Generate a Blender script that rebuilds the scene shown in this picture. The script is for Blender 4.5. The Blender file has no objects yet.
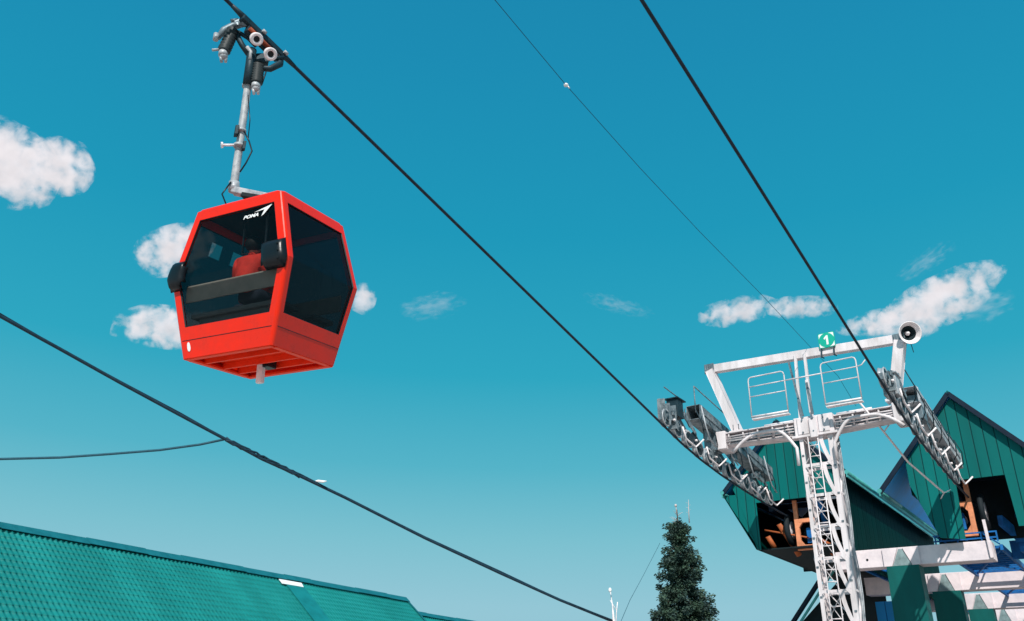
import bpy, bmesh, math, random
from mathutils import Vector, Matrix, noise
random.seed(7)
sc = bpy.context.scene
col = sc.collection
R = math.radians

# ------------------------------------------------------------------ camera
FPX, PITCH, ROLL = 850.0, R(25.0), R(1.15)
AZ = R(36.3)
CAM = Vector((0, 0, 1.6))
_F = Vector((0, math.cos(PITCH), math.sin(PITCH)))
_R0 = Vector((1, 0, 0)); _U0 = _R0.cross(_F)
_R = _R0 * math.cos(ROLL) + _U0 * math.sin(ROLL)
_U = -_R0 * math.sin(ROLL) + _U0 * math.cos(ROLL)
cd = bpy.data.cameras.new('camera'); cam = bpy.data.objects.new('camera', cd); col.objects.link(cam)
cm = Matrix((_R, _U, -_F)).transposed().to_4x4(); cm.translation = CAM
cam.matrix_world = cm
cd.sensor_fit = 'HORIZONTAL'; cd.sensor_width = 36; cd.lens = FPX / 1024 * 36
cd.clip_start = .05; cd.clip_end = 8000
sc.camera = cam

# survey frame: H runs down the ropeway line to the station, A across it (left), z up
HV = Vector((math.sin(AZ), math.cos(AZ), 0)); AV = Vector((-math.cos(AZ), math.sin(AZ), 0)); ZV = Vector((0, 0, 1))
def W(H, a, z): return HV * H + AV * a + ZV * z
def sight(px, py): return _F + _R * ((px - 512) / FPX) - _U * ((py - 310.5) / FPX)
def onH(px, py, H): d = sight(px, py); return CAM + d * (H / d.dot(HV))
def onA(px, py, a): d = sight(px, py); return CAM + d * (a / d.dot(AV))
def onY(px, py, Y): d = sight(px, py); return CAM + d * (Y / d.y)
def onN(px, py, P, n, off=0):
    d = sight(px, py); return CAM + d * (((P - CAM).dot(n) + off) / d.dot(n))

# ------------------------------------------------------------------ materials
def new_mat(name):
    m = bpy.data.materials.new(name); m.use_nodes = True
    nt = m.node_tree; return m, nt, nt.nodes['Principled BSDF']
def painted(name, c, rough=.5, metal=0.0, dirt=.35, dirtc=None, scale=3.0, bump=.02, streak=False, coat=0.0, spec=.25):
    m, nt, p = new_mat(name); N = nt.nodes; L = nt.links
    tc = N.new('ShaderNodeTexCoord'); mp = N.new('ShaderNodeMapping'); L.new(tc.outputs['Object'], mp.inputs[0])
    if streak: mp.inputs['Scale'].default_value = (1, 1, .18)
    n1 = N.new('ShaderNodeTexNoise'); n1.inputs['Scale'].default_value = scale; n1.inputs['Detail'].default_value = 8; n1.inputs['Roughness'].default_value = .65
    L.new(mp.outputs[0], n1.inputs[0])
    rp = N.new('ShaderNodeValToRGB'); L.new(n1.outputs['Fac'], rp.inputs[0])
    rp.color_ramp.elements[0].position = .32; rp.color_ramp.elements[1].position = .62
    dc = dirtc or tuple(x * (1 - dirt) for x in c)
    rp.color_ramp.elements[0].color = (*dc, 1); rp.color_ramp.elements[1].color = (*c, 1)
    L.new(rp.outputs[0], p.inputs['Base Color'])
    n2 = N.new('ShaderNodeTexNoise'); n2.inputs['Scale'].default_value = scale * 9; n2.inputs['Detail'].default_value = 5
    L.new(tc.outputs['Object'], n2.inputs[0])
    mr = N.new('ShaderNodeMapRange'); mr.inputs[3].default_value = max(0, rough - .12); mr.inputs[4].default_value = min(1, rough + .15)
    L.new(n1.outputs['Fac'], mr.inputs[0]); L.new(mr.outputs[0], p.inputs['Roughness'])
    b = N.new('ShaderNodeBump'); b.inputs['Strength'].default_value = .5; b.inputs['Distance'].default_value = bump
    L.new(n2.outputs['Fac'], b.inputs['Height']); L.new(b.outputs[0], p.inputs['Normal'])
    p.inputs['Metallic'].default_value = metal; p.inputs['Coat Weight'].default_value = coat
    p.inputs['Specular IOR Level'].default_value = spec
    return m
M = {}
M['white_steel'] = painted('white_steel', (.80, .73, .75), .5, 0, .3, (.52, .47, .47), 3.5, .004, True)
M['galv'] = painted('galvanised', (.50, .51, .53), .42, .15, .4, (.20, .23, .26), 5, .004)
M['pale_metal'] = painted('pale_metal', (.92, .84, .85), .45, .0, .3, None, 6, .004)
M['dark_steel'] = painted('dark_steel', (.02, .045, .06), .5, .2, .5, None, 6, .003)
M['grey_steel'] = painted('grey_steel', (.20, .25, .28), .45, .3, .6, (.07, .1, .12), 5, .004)
M['worn_steel'] = painted('worn_steel', (.26, .30, .32), .5, .2, .6, (.05, .08, .10), 7, .005)
M['worn_pale'] = painted('worn_pale', (.46, .47, .48), .5, .1, .4, (.24, .27, .3), 9, .004)
M['bellows'] = painted('bellows_rubber', (.035, .045, .05), .5, 0, .3, None, 6, .002)
M['rubber'] = painted('rubber', (.012, .02, .026), .75, 0, .3, None, 6, .004)
M['rope'] = painted('rope', (.018, .035, .055), .6, .1, .5, None, 9, .003)
M['thin_wire'] = painted('thin_wire', (.01, .10, .17), .6, 0, .2, None, 9, .001)
M['cable_sheath'] = painted('cable_sheath', (.012, .04, .065), .55, 0, .4, None, 7, .004)
M['slate_cable'] = painted('slate_cable', (.02, .09, .13), .6, 0, .3, None, 7, .002)
M['red'] = painted('red_gloss', (.86, .018, .0), .28, 0, .16, (.70, .022, .006), 3.5, .0006, False, .45, .12)
M['red_floor'] = painted('red_floor', (.98, .05, .01), .45, 0, .2, None, 4, .002)
M['black_plastic'] = painted('black_plastic', (.008, .012, .016), .32, 0, .2, None, 5, .001)
M['seal'] = painted('window_seal', (.006, .012, .016), .5, 0, .1, None, 4, .0005)
M['white_print'] = painted('white_print', (.85, .85, .85), .5, 0, .05, None, 4, .0001)
M['rust'] = painted('rusty_spring', (.30, .06, .025), .7, .1, .5, None, 14, .004)
M['orange'] = painted('orange_paint', (.86, .33, .17), .5, 0, .35, None, 4, .003)
M['dark_orange'] = painted('dark_orange_paint', (.45, .12, .04), .6, 0, .4, None, 4, .003)
M['blue_steel'] = painted('blue_steel', (.01, .16, .48), .5, .0, .45, None, 4, .003)
M['blue_sheet'] = painted('blue_sheet', (.02, .42, .95), .5, 0, .25, None, 1.5, .003, True)
M['concrete'] = painted('concrete', (.85, .74, .76), .85, 0, .3, (.62, .55, .58), 1.6, .012)
M['dark_gap'] = painted('near_black', (.008, .02, .025), .8, 0, .5, None, 2, .01)  # near-black, also painted in as shade inside hut openings and horn
M['seat'] = painted('seat_vinyl', (.16, .17, .17), .6, 0, .2, None, 4, .002)
M['seat_bar'] = painted('seat_panel', (.46, .40, .34), .5, 0, .2, None, 4, .002)
M['jacket'] = painted('red_jacket', (.98, .06, .04), .8, 0, .3, None, 9, .006)
M['trousers'] = painted('dark_trousers', (.02, .03, .05), .85, 0, .3, None, 9, .006)
M['skin'] = painted('skin', (.5, .28, .2), .55, 0, .1, None, 9, .001)
M['hair'] = painted('hair', (.012, .01, .01), .6, 0, .3, None, 30, .004)
M['trim_green'] = painted('trim_green', (.10, .46, .44), .45, .1, .35, None, 3, .003)
M['ridge_teal'] = painted('ridge_teal', (.012, .17, .20), .45, .1, .3, None, 2, .004)
M['dark_edge'] = painted('dark_edge', (.004, .015, .035), .55, 0, .4, None, 3, .003)
M['col_green'] = painted('column_green', (.0, .125, .115), .6, 0, .35, None, 1.2, .004, True)
M['head_shade'] = painted('head_shade', (.26, .36, .37), .7, 0, .5, None, 3, .004)
M['flashing'] = painted('flashing_teal', (.008, .21, .215), .5, 0, .3, None, 2, .003)
M['sign_green'] = painted('sign_green', (.012, .42, .30), .4, 0, .08, None, 4, .0003)
M['ground'] = painted('ground_gravel', (.62, .50, .45), .95, 0, .4, None, .8, .05)
M['asphalt'] = painted('asphalt', (.05, .052, .055), .95, 0, .3, None, 3, .01)
M['plaster'] = painted('plaster_wall', (.5, .48, .42), .9, 0, .25, None, 1.5, .006)
M['bark'] = painted('bark', (.09, .07, .055), .95, 0, .5, None, 8, .03)
M['twig'] = painted('pale_twig', (.62, .52, .50), .8, 0, .3, None, 8, .005)

def sheet_mat(name, c, dark, pitch=.32, bump=.02):
    """ribbed metal cladding: standing seams running down, placed by the object's x/y (ribs) coordinate"""
    m, nt, p = new_mat(name); N = nt.nodes; L = nt.links
    tc = N.new('ShaderNodeTexCoord'); sp = N.new('ShaderNodeSeparateXYZ'); L.new(tc.outputs['Object'], sp.inputs[0])
    ad = N.new('ShaderNodeMath'); ad.operation = 'ADD'; L.new(sp.outputs[0], ad.inputs[0]); L.new(sp.outputs[1], ad.inputs[1])
    dv = N.new('ShaderNodeMath'); dv.operation = 'DIVIDE'; L.new(ad.outputs[0], dv.inputs[0]); dv.inputs[1].default_value = pitch
    fr = N.new('ShaderNodeMath'); fr.operation = 'FRACT'; L.new(dv.outputs[0], fr.inputs[0])
    rp = N.new('ShaderNodeValToRGB'); L.new(fr.outputs[0], rp.inputs[0]); e = rp.color_ramp.elements
    e[0].position = 0; e[0].color = (0, 0, 0, 1); e[1].position = .07; e[1].color = (1, 1, 1, 1)
    x = e.new(.93); x.color = (1, 1, 1, 1); x = e.new(1.0); x.color = (0, 0, 0, 1)
    fl = N.new('ShaderNodeMath'); fl.operation = 'FLOOR'; L.new(dv.outputs[0], fl.inputs[0])
    wn = N.new('ShaderNodeTexWhiteNoise'); wn.noise_dimensions = '1D'; L.new(fl.outputs[0], wn.inputs['W'])
    n1 = N.new('ShaderNodeTexNoise'); n1.inputs['Scale'].default_value = 1.3; n1.inputs['Detail'].default_value = 8
    mp = N.new('ShaderNodeMapping'); mp.inputs['Scale'].default_value = (1, 1, .25); L.new(tc.outputs['Object'], mp.inputs[0]); L.new(mp.outputs[0], n1.inputs[0])
    a2 = N.new('ShaderNodeMath'); a2.operation = 'MULTIPLY_ADD'; L.new(wn.outputs[0], a2.inputs[0]); a2.inputs[1].default_value = .35; L.new(n1.outputs['Fac'], a2.inputs[2])
    mr = N.new('ShaderNodeMapRange'); mr.inputs[1].default_value = .3; mr.inputs[2].default_value = 1.05; mr.inputs[3].default_value = .72; mr.inputs[4].default_value = 1.18
    L.new(a2.outputs[0], mr.inputs[0])
    mx = N.new('ShaderNodeMix'); mx.data_type = 'RGBA'; L.new(rp.outputs[0], mx.inputs[0])
    mx.inputs[6].default_value = (*dark, 1); mx.inputs[7].default_value = (*c, 1)
    m2 = N.new('ShaderNodeVectorMath'); m2.operation = 'SCALE'; L.new(mx.outputs[2], m2.inputs[0]); L.new(mr.outputs[0], m2.inputs['Scale'])
    L.new(m2.outputs[0], p.inputs['Base Color']); p.inputs['Roughness'].default_value = .5; p.inputs['Specular IOR Level'].default_value = .18
    b = N.new('ShaderNodeBump'); b.inputs['Distance'].default_value = bump; b.inputs['Strength'].default_value = .7
    L.new(rp.outputs[0], b.inputs['Height']); L.new(b.outputs[0], p.inputs['Normal'])
    return m
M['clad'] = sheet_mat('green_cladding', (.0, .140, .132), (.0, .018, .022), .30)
M['clad_shaded'] = sheet_mat('green_cladding_shaded', (.0, .024, .021), (.0, .014, .013), .55)  # same cladding with the side walls' shade put into the colour
M['clad_shaded'].node_tree.nodes['Principled BSDF'].inputs['Specular IOR Level'].default_value = .02
M['clad_blue'] = sheet_mat('blue_cladding', (.03, .38, .9), (.006, .08, .3), .36)
M['roof_sheet'] = sheet_mat('roof_sheet', (.012, .19, .18), (.006, .1, .1), .3)

def glass_mat(nm='tinted_glass', tint=(.64, .66, .66), solid=.12):
    m, nt, p = new_mat(nm); N = nt.nodes; L = nt.links; N.remove(p)
    t = N.new('ShaderNodeBsdfTransparent'); t.inputs[0].default_value = (*tint, 1)
    g = N.new('ShaderNodeBsdfGlossy'); g.inputs['Roughness'].default_value = .03; g.inputs[0].default_value = (.8, .9, .95, 1)
    d = N.new('ShaderNodeBsdfDiffuse'); d.inputs[0].default_value = (.010, .012, .014, 1)
    m0 = N.new('ShaderNodeMixShader'); m0.inputs[0].default_value = solid; L.new(t.outputs[0], m0.inputs[1]); L.new(d.outputs[0], m0.inputs[2])
    f = N.new('ShaderNodeFresnel'); f.inputs[0].default_value = 1.18
    mx = N.new('ShaderNodeMixShader'); L.new(f.outputs[0], mx.inputs[0]); L.new(m0.outputs[0], mx.inputs[1]); L.new(g.outputs[0], mx.inputs[2])
    L.new(mx.outputs[0], N['Material Output'].inputs['Surface'])
    return m
M['vent'] = painted('vent_pane', (.55, .8, .9), .4, 0, .1, None, 3, .001)
M['glass'] = glass_mat()
M['vent_glass'] = glass_mat('vent_glass', (.42, .40, .38), .1)
M['glass_side'] = glass_mat('side_glass', (.28, .36, .38), .3)
M['glass_dark'] = glass_mat('dark_glass', (.10, .14, .15), .5)

def tile_mat():
    m, nt, p = new_mat('metal_tiles'); N = nt.nodes; L = nt.links
    tc = N.new('ShaderNodeTexCoord')
    n1 = N.new('ShaderNodeTexNoise'); n1.inputs['Scale'].default_value = .35; n1.inputs['Detail'].default_value = 9; n1.inputs['Roughness'].default_value = .7
    L.new(tc.outputs['Object'], n1.inputs[0])
    rp = N.new('ShaderNodeValToRGB'); L.new(n1.outputs[0], rp.inputs[0]); rp.color_ramp.elements[0].position = .3; rp.color_ramp.elements[1].position = .7
    rp.color_ramp.elements[0].color = (.006, .165, .155, 1); rp.color_ramp.elements[1].color = (.012, .225, .21, 1)
    n3 = N.new('ShaderNodeTexNoise'); n3.inputs['Scale'].default_value = 7; n3.inputs['Detail'].default_value = 4; L.new(tc.outputs['Object'], n3.inputs[0])
    sp = N.new('ShaderNodeSeparateXYZ'); L.new(tc.outputs['Object'], sp.inputs[0]); dv = N.new('ShaderNodeMath'); dv.operation = 'DIVIDE'; dv.inputs[1].default_value = 1.2; L.new(sp.outputs[0], dv.inputs[0])
    fl = N.new('ShaderNodeMath'); fl.operation = 'FLOOR'; L.new(dv.outputs[0], fl.inputs[0]); wn = N.new('ShaderNodeTexWhiteNoise'); wn.noise_dimensions = '1D'; L.new(fl.outputs[0], wn.inputs['W'])
    a1 = N.new('ShaderNodeMath'); a1.operation = 'MULTIPLY_ADD'; L.new(wn.outputs[0], a1.inputs[0]); a1.inputs[1].default_value = .16; a1.inputs[2].default_value = .72
    a2 = N.new('ShaderNodeMath'); a2.operation = 'MULTIPLY_ADD'; L.new(n3.outputs[0], a2.inputs[0]); a2.inputs[1].default_value = .4; L.new(a1.outputs[0], a2.inputs[2])
    sc3 = N.new('ShaderNodeVectorMath'); sc3.operation = 'SCALE'; L.new(rp.outputs[0], sc3.inputs[0]); L.new(a2.outputs[0], sc3.inputs['Scale'])
    L.new(sc3.outputs[0], p.inputs['Base Color']); p.inputs['Roughness'].default_value = .42; p.inputs['Specular IOR Level'].default_value = .2
    return m
M['tiles'] = tile_mat()
def leaf_mat():
    m, nt, p = new_mat('spruce_needles'); N = nt.nodes; L = nt.links
    tc = N.new('ShaderNodeTexCoord'); n1 = N.new('ShaderNodeTexNoise'); n1.inputs['Scale'].default_value = 1.6; n1.inputs['Detail'].default_value = 6
    L.new(tc.outputs['Object'], n1.inputs[0]); rp = N.new('ShaderNodeValToRGB'); L.new(n1.outputs[0], rp.inputs[0])
    rp.color_ramp.elements[0].position = .35; rp.color_ramp.elements[1].position = .68
    rp.color_ramp.elements[0].color = (.008, .03, .028, 1); rp.color_ramp.elements[1].color = (.05, .10, .06, 1)
    L.new(rp.outputs[0], p.inputs['Base Color']); p.inputs['Roughness'].default_value = .7
    return m
M['needles'] = leaf_mat()

# ------------------------------------------------------------------ mesh builder (world coordinates in, local out)
MATS = {}
class MB:
    def __init__(s): s.bm = bmesh.new(); s.smooth = set()
    def _xf(s, vs, m):
        for v in vs: v.co = m @ v.co
    def obox(s, c, ax, ay, az, size, bev=0):
        r = bmesh.ops.create_cube(s.bm, size=1)['verts']
        m = Matrix((ax * size[0], ay * size[1], az * size[2])).transposed().to_4x4(); m.translation = c
        s._xf(r, m)
        if bev:
            es = {e for v in r for e in v.link_edges}
            bmesh.ops.bevel(s.bm, geom=list(es), offset=bev, segments=2, affect='EDGES', profile=.5)
    def box(s, H0, H1, a0, a1, z0, z1, bev=0):
        s.obox(W((H0+H1)/2, (a0+a1)/2, (z0+z1)/2), HV, AV, ZV, (abs(H1-H0), abs(a1-a0), abs(z1-z0)), bev)
    def beam(s, p, q, w, h, up=ZV, bev=0):
        p = Vector(p); q = Vector(q); x = (q - p); l = x.length; x.normalize()
        y = up.cross(x)
        if y.length < 1e-4: y = AV.cross(x)
        y.normalize(); z = x.cross(y)
        s.obox((p+q)/2, x, y, z, (l, w, h), bev)
    def cyl(s, p, q, r, r2=None, seg=12, caps=True):
        p = Vector(p); q = Vector(q); d = q - p
        vs = bmesh.ops.create_cone(s.bm, cap_ends=caps, segments=seg, radius1=r, radius2=r if r2 is None else r2, depth=d.length)['verts']
        m = d.to_track_quat('Z', 'Y').to_matrix().to_4x4(); m.translation = (p+q)/2
        s._xf(vs, m)
        for f in {f for v in vs for f in v.link_faces}:
            if len(f.verts) == 4: f.smooth = True
    def tube(s, pts, r, seg=8, closed=False):
        pts = [Vector(p) for p in pts]; n = len(pts); rings = []
        prev = None
        for i, p in enumerate(pts):
            t = (pts[min(i+1, n-1)] - pts[max(i-1, 0)]).normalized()
            u = (prev - t * prev.dot(t)) if prev else t.orthogonal()
            u.normalize(); prev = u; w = t.cross(u)
            rr = r[i] if isinstance(r, (list, tuple)) else r
            rings.append([s.bm.verts.new(p + (u * math.cos(2*math.pi*k/seg) + w * math.sin(2*math.pi*k/seg)) * rr) for k in range(seg)])
        for i in range(n-1):
            for k in range(seg):
                f = s.bm.faces.new((rings[i][k], rings[i][(k+1) % seg], rings[i+1][(k+1) % seg], rings[i+1][k])); f.smooth = True
        s.bm.faces.new(rings[0][::-1]); s.bm.faces.new(rings[-1])
    def prism(s, poly, d):
        """closed polygon of points, thickened by vector d"""
        a = [s.bm.verts.new(Vector(p)) for p in poly]; b = [s.bm.verts.new(Vector(p) + d) for p in poly]
        s.bm.faces.new(a[::-1]); s.bm.faces.new(b); n = len(poly)
        for i in range(n): s.bm.faces.new((a[i], a[(i+1) % n], b[(i+1) % n], b[i]))
    def face(s, pts): s.bm.faces.new([s.bm.verts.new(Vector(p)) for p in pts])
    def lathe(s, p, axis, prof, seg=20):
        """prof: list of (distance along axis, radius)"""
        axis = axis.normalized(); u = axis.orthogonal().normalized(); w = axis.cross(u); rings = []
        for t, r in prof:
            rings.append([s.bm.verts.new(p + axis*t + (u*math.cos(2*math.pi*k/seg) + w*math.sin(2*math.pi*k/seg))*r) for k in range(seg)])
        for i in range(len(prof)-1):
            for k in range(seg):
                f = s.bm.faces.new((rings[i][k], rings[i][(k+1) % seg], rings[i+1][(k+1) % seg], rings[i+1][k])); f.smooth = True
    def ico(s, c, r, sub=2, sc_=(1, 1, 1)):
        vs = bmesh.ops.create_icosphere(s.bm, subdivisions=sub, radius=1)['verts']
        for v in vs: v.co = Vector((v.co.x*sc_[0], v.co.y*sc_[1], v.co.z*sc_[2])) * r + c
        for f in {f for v in vs for f in v.link_faces}: f.smooth = True
    def build(s, name, mat, parent=None, raw=False, fixn=True):
        me = bpy.data.meshes.new(name)
        if parent is not None and not raw: s.bm.transform(MATS[parent.name].inverted())
        if fixn: bmesh.ops.recalc_face_normals(s.bm, faces=s.bm.faces[:])
        s.bm.to_mesh(me); s.bm.free()
        o = bpy.data.objects.new(name, me); col.objects.link(o)
        me.materials.append(mat)
        if parent is not None: o.parent = parent
        MATS[o.name] = MATS[parent.name] if parent is not None else Matrix.Identity(4)
        return o
def tag(o, label=None, cat=None, group=None, kind=None):
    if label: o['label'] = label
    if cat: o['category'] = cat
    if group: o['group'] = group
    if kind: o['kind'] = kind
    return o
LINE_ROT = Matrix((HV, AV, ZV)).transposed().to_4x4()
def thing(name, loc, label, cat, group=None, mat=None):
    o = bpy.data.objects.new(name, None); col.objects.link(o); o.empty_display_size = .3
    m = (mat or LINE_ROT).copy(); m.translation = loc
    o.matrix_world = m; MATS[o.name] = m
    return tag(o, label, cat, group)
def copy_tree(o, shift, parent=None):
    c = o.copy(); col.objects.link(c)
    if parent is None:
        m = MATS[o.name].copy(); m.translation = m.translation + shift; c.matrix_world = m; MATS[c.name] = m
    else:
        c.parent = parent; MATS[c.name] = MATS[parent.name]
    for ch in [x for x in col.objects if x.parent == o]: copy_tree(ch, shift, c)
    return c

# ------------------------------------------------------------------ world and sun
SUN_AZ, SUN_EL = R(183), R(44)       # compass from +Y towards +X
w = bpy.data.worlds.new('World'); sc.world = w; w.use_nodes = True; nt = w.node_tree; N = nt.nodes; L = nt.links
bg = N['Background']
sky = N.new('ShaderNodeTexSky'); sky.sky_type = 'NISHITA'; sky.sun_disc = False
sky.sun_elevation = SUN_EL; sky.sun_rotation = SUN_AZ; sky.air_density = 1.0; sky.dust_density = .3; sky.ozone_density = 2
tc = N.new('ShaderNodeTexCoord'); sp = N.new('ShaderNodeSeparateXYZ'); L.new(tc.outputs['Generated'], sp.inputs[0])
rp = N.new('ShaderNodeValToRGB'); L.new(sp.outputs[2], rp.inputs[0]); cr = rp.color_ramp
def lin(r, g, b):
    f = lambda v: (v/255/12.92) if v/255 <= .04045 else ((v/255+.055)/1.055)**2.4
    return (f(r), f(g), f(b), 1)
stops = [(0.0, (152, 196, 212)), (.10, (148, 200, 215)), (.17, (124, 194, 209)), (.25, (84, 181, 202)), (.35, (44, 168, 195)), (.50, (28, 154, 188)), (.66, (26, 142, 182)), (.85, (25, 130, 172))]
cr.elements[0].position = stops[0][0]; cr.elements[0].color = lin(*stops[0][1])
cr.elements[1].position = stops[-1][0]; cr.elements[1].color = lin(*stops[-1][1])
for p_, c_ in stops[1:-1]: e = cr.elements.new(p_); e.color = lin(*c_)
sb = N.new('ShaderNodeVectorMath'); sb.operation = 'SCALE'; L.new(sky.outputs[0], sb.inputs[0]); sb.inputs['Scale'].default_value = .06
mx = N.new('ShaderNodeMix'); mx.data_type = 'RGBA'; mx.inputs[0].default_value = .04
L.new(rp.outputs[0], mx.inputs[6]); L.new(sb.outputs[0], mx.inputs[7]); L.new(mx.outputs[2], bg.inputs[0]); bg.inputs[1].default_value = 1.0
sd = bpy.data.lights.new('sun', 'SUN'); sd.energy = 5.0; sd.angle = R(.5); sd.color = (1, .95, .88)
so = bpy.data.objects.new('sun', sd); col.objects.link(so)
tos = Vector((math.sin(SUN_AZ)*math.cos(SUN_EL), math.cos(SUN_AZ)*math.cos(SUN_EL), math.sin(SUN_EL)))
so.rotation_euler = tos.to_track_quat('Z', 'Y').to_euler(); so.location = tos * 60
sc.view_settings.view_transform = 'Standard'; sc.view_settings.look = 'None'; sc.view_settings.exposure = 0
sc.cycles.transparent_max_bounces = 24; sc.cycles.max_bounces = 8

# ------------------------------------------------------------------ ground
b = MB(); b.face([(-900, -900, 0), (900, -900, 0), (900, 1500, 0), (-900, 1500, 0)]); tag(b.build('ground', M['ground']), kind='structure')
b = MB(); b.face([W(-30, -2, .004), W(60, -2, .004), W(60, 4.5, .004), W(-30, 4.5, .004)]); tag(b.build('path', M['asphalt']), kind='structure')

# ------------------------------------------------------------------ ropes
RL, RR = 9.39, 3.89
def rope(a, label):
    s = .2085 if a > 6 else .2000; pts = []
    for H in (-22, -10, 0, 8, 14, 19.5): pts.append(W(H, a, 8.33 + (19.5 - H) * s))
    pts += [W(20.6, a, 8.10), W(21.8, a, 7.92), W(23.2, a, 7.78), W(24.8, a, 7.68), W(26.4, a, 7.60), W(28, a, 7.55), W(36, a, 7.5)]
    b = MB(); b.tube(pts, .03, 8); return tag(b.build('haul_rope', M['rope']), label, 'cable')
rope(RL, 'thick steel rope the red gondola hangs from, running down to the left sheaves')
rope(RR, 'thick steel rope running to the sheaves on the right end of the tower')
# thin signal wire, with its marker
P = [onA(430, -72, 6.3), onA(495, 0, 6.3), onA(566, 85, 6.3), onA(640, 168, 6.3), onA(700, 232, 6.3), onA(760, 293, 6.3), onA(815, 352, 6.3), onA(841, 379, 6.3), onA(856, 406, 6.3)]
P[-2] = onA(838, 376, 6.3)
P = [P[0] + (P[0]-P[1])*2] + P
b = MB(); b.tube(P, .0062, 6); sw = tag(b.build('signal_wire', M['thin_wire']), 'hair-thin wire high in the sky between the two thick ropes', 'wire')
mk = P[3]
b = MB(); b.ico(mk, .042, 2, (1, 1, .8)); b.cyl(mk + Vector((.03, 0, -.02)), mk + Vector((.06, .01, -.06)), .012)
tag(b.build('wire_marker', M['white_print']), 'tiny white marker clipped on the hair-thin wire', 'marker')

# overhead utility cable, lower left
def DY(x): return 15 + 9 * (x / 612)
key = [(-140, 243), (0, 316), (60, 349), (120, 382.5), (180, 415), (226, 439.5), (262, 459), (300, 476), (345, 497.5), (425, 538), (500, 573), (560, 600), (612, 621)]
pts = [onY(x, y, DY(x)) for x, y in key]
b = MB(); b.tube(pts, .038, 8)
b.tube([p + Vector((0, 0, .03 + .02*math.sin(i*2.1))) for i, p in enumerate(pts)], .014, 6)
for i in range(3):     # the wrapped splice
    q = [pts[5].lerp(pts[7], t/10) + Vector((0, .03*math.sin(t*1.6 + i*2), .045*math.cos(t*1.6 + i*2))) for t in range(11)]
    b.tube(q, .022, 6)
tag(b.build('utility_cable', M['cable_sheath']), 'thick black overhead cable sagging across the lower left sky', 'cable')
q = onY(318, 481, DY(318)-.05)
b = MB(); b.tube([q + Vector((-.06, 0, .0)), q, q + Vector((.12, 0, -.012)), q + Vector((.2, 0, .0))], [.012, .03, .03, .012], 8)
tag(b.build('cable_tie', M['white_print']), 'small white tie wrapped on the black cable', 'cable tie')
e = [onY(x, y, DY(226) + .05) for x, y in [(-120, 456), (-40, 459), (0, 459), (60, 457.5), (110, 454), (160, 450), (200, 444.5), (226, 439)]]
b = MB(); b.tube(e, .028, 8)
tag(b.build('branch_cable', M['slate_cable']), 'slim slate-blue cable branching left from the thick black cable', 'cable')

# ------------------------------------------------------------------ gondola
u_ = None
yaw, tx, ty = .168, -.122, -.030
cu = HV*math.cos(yaw) + AV*math.sin(yaw); cv = -HV*math.sin(yaw) + AV*math.cos(yaw)
cz = (ZV + cu*tx + cv*ty).normalized(); cu = (cu - cz*cu.dot(cz)).normalized(); cv = cz.cross(cu)
K = 1.1
CC = CAM + (Vector((-3.09, 9.584, 6.247)) - CAM)*K
G = CAM + (Vector((-3.67, 9.43, 10.22)) - CAM)*K
CM = Matrix((cu, cv, cz)).transposed().to_4x4(); CM.translation = CC
ZT, ZB = 1.09, -1.00
WZ = .11
def half(z):
    z = max(ZB, min(ZT, z))
    if z >= WZ: t = (z-WZ)/(ZT-WZ); return .745 + (.675-.745)*t, 1.01 + (.755-1.01)*t
    t = (WZ-z)/(WZ-ZB); return .745 + (.630-.745)*t, 1.01 + (.760-1.01)*t
def sidep(k, s_, z, out=0.0):
    """k 0 near(-x) 1 right(-y) 2 far(+x) 3 left(+y); s runs -1..1"""
    a, bb = half(z)
    if k == 0: p = Vector((-a-out, bb*(-s_), z)) if True else None
    elif k == 1: p = Vector((a*s_, -bb-out, z))
    elif k == 2: p = Vector((a+out, bb*s_, z))
    else: p = Vector((-a*s_, bb+out, z))
    return p
cabm = CM.copy(); cabm.translation = CM @ Vector((0, 0, ZB))
gd = thing('gondola', cabm.translation, 'bright red gondola cabin with dark windows hanging from the rope', 'gondola', None, cabm)
def CL(p): return CM @ Vector(p)
WT, WBN, WBS = .95, -.58, -.60
# shell: rings at five levels, windows left open
bm = bmesh.new(); 
levels = [ZB, -.76, WBN, WZ, WT, ZT]
vc = {}
def gv(p):
    k = tuple(round(x, 4) for x in p)
    if k not in vc: vc[k] = bm.verts.new(CL(p))
    return vc[k]
for k in range(4):
    mg = .135 if k in (0, 2) else .105
    for i in range(len(levels)-1):
        z0, z1 = levels[i], levels[i+1]
        def S(z):
            a, bb = half(z); return 1 - mg / (bb if k in (0, 2) else a)
        cols0 = [-1, -S(z0), S(z0), 1]; cols1 = [-1, -S(z1), S(z1), 1]
        for j in range(3):
            if j == 1 and i in (2, 3): continue
            bm.faces.new((gv(sidep(k, cols0[j], z0)), gv(sidep(k, cols0[j+1], z0)), gv(sidep(k, cols1[j+1], z1)), gv(sidep(k, cols1[j], z1))))
bm.normal_update()
x = MB(); x.bm.free(); x.bm = bm
corner = [e for e in bm.edges if len(e.link_faces) == 2 and e.calc_face_angle(0) > .9]
bmesh.ops.bevel(bm, geom=corner, offset=.045, segments=4, affect='EDGES', profile=.5)
for f in bm.faces: f.smooth = False
shell = x.build('body_shell', M['red'], gd)
md = shell.modifiers.new('thick', 'SOLIDIFY'); md.thickness = .045; md.offset = -1
md = shell.modifiers.new('soft', 'BEVEL'); md.width = .008; md.segments = 2; md.limit_method = 'ANGLE'; md.angle_limit = R(40)
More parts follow.
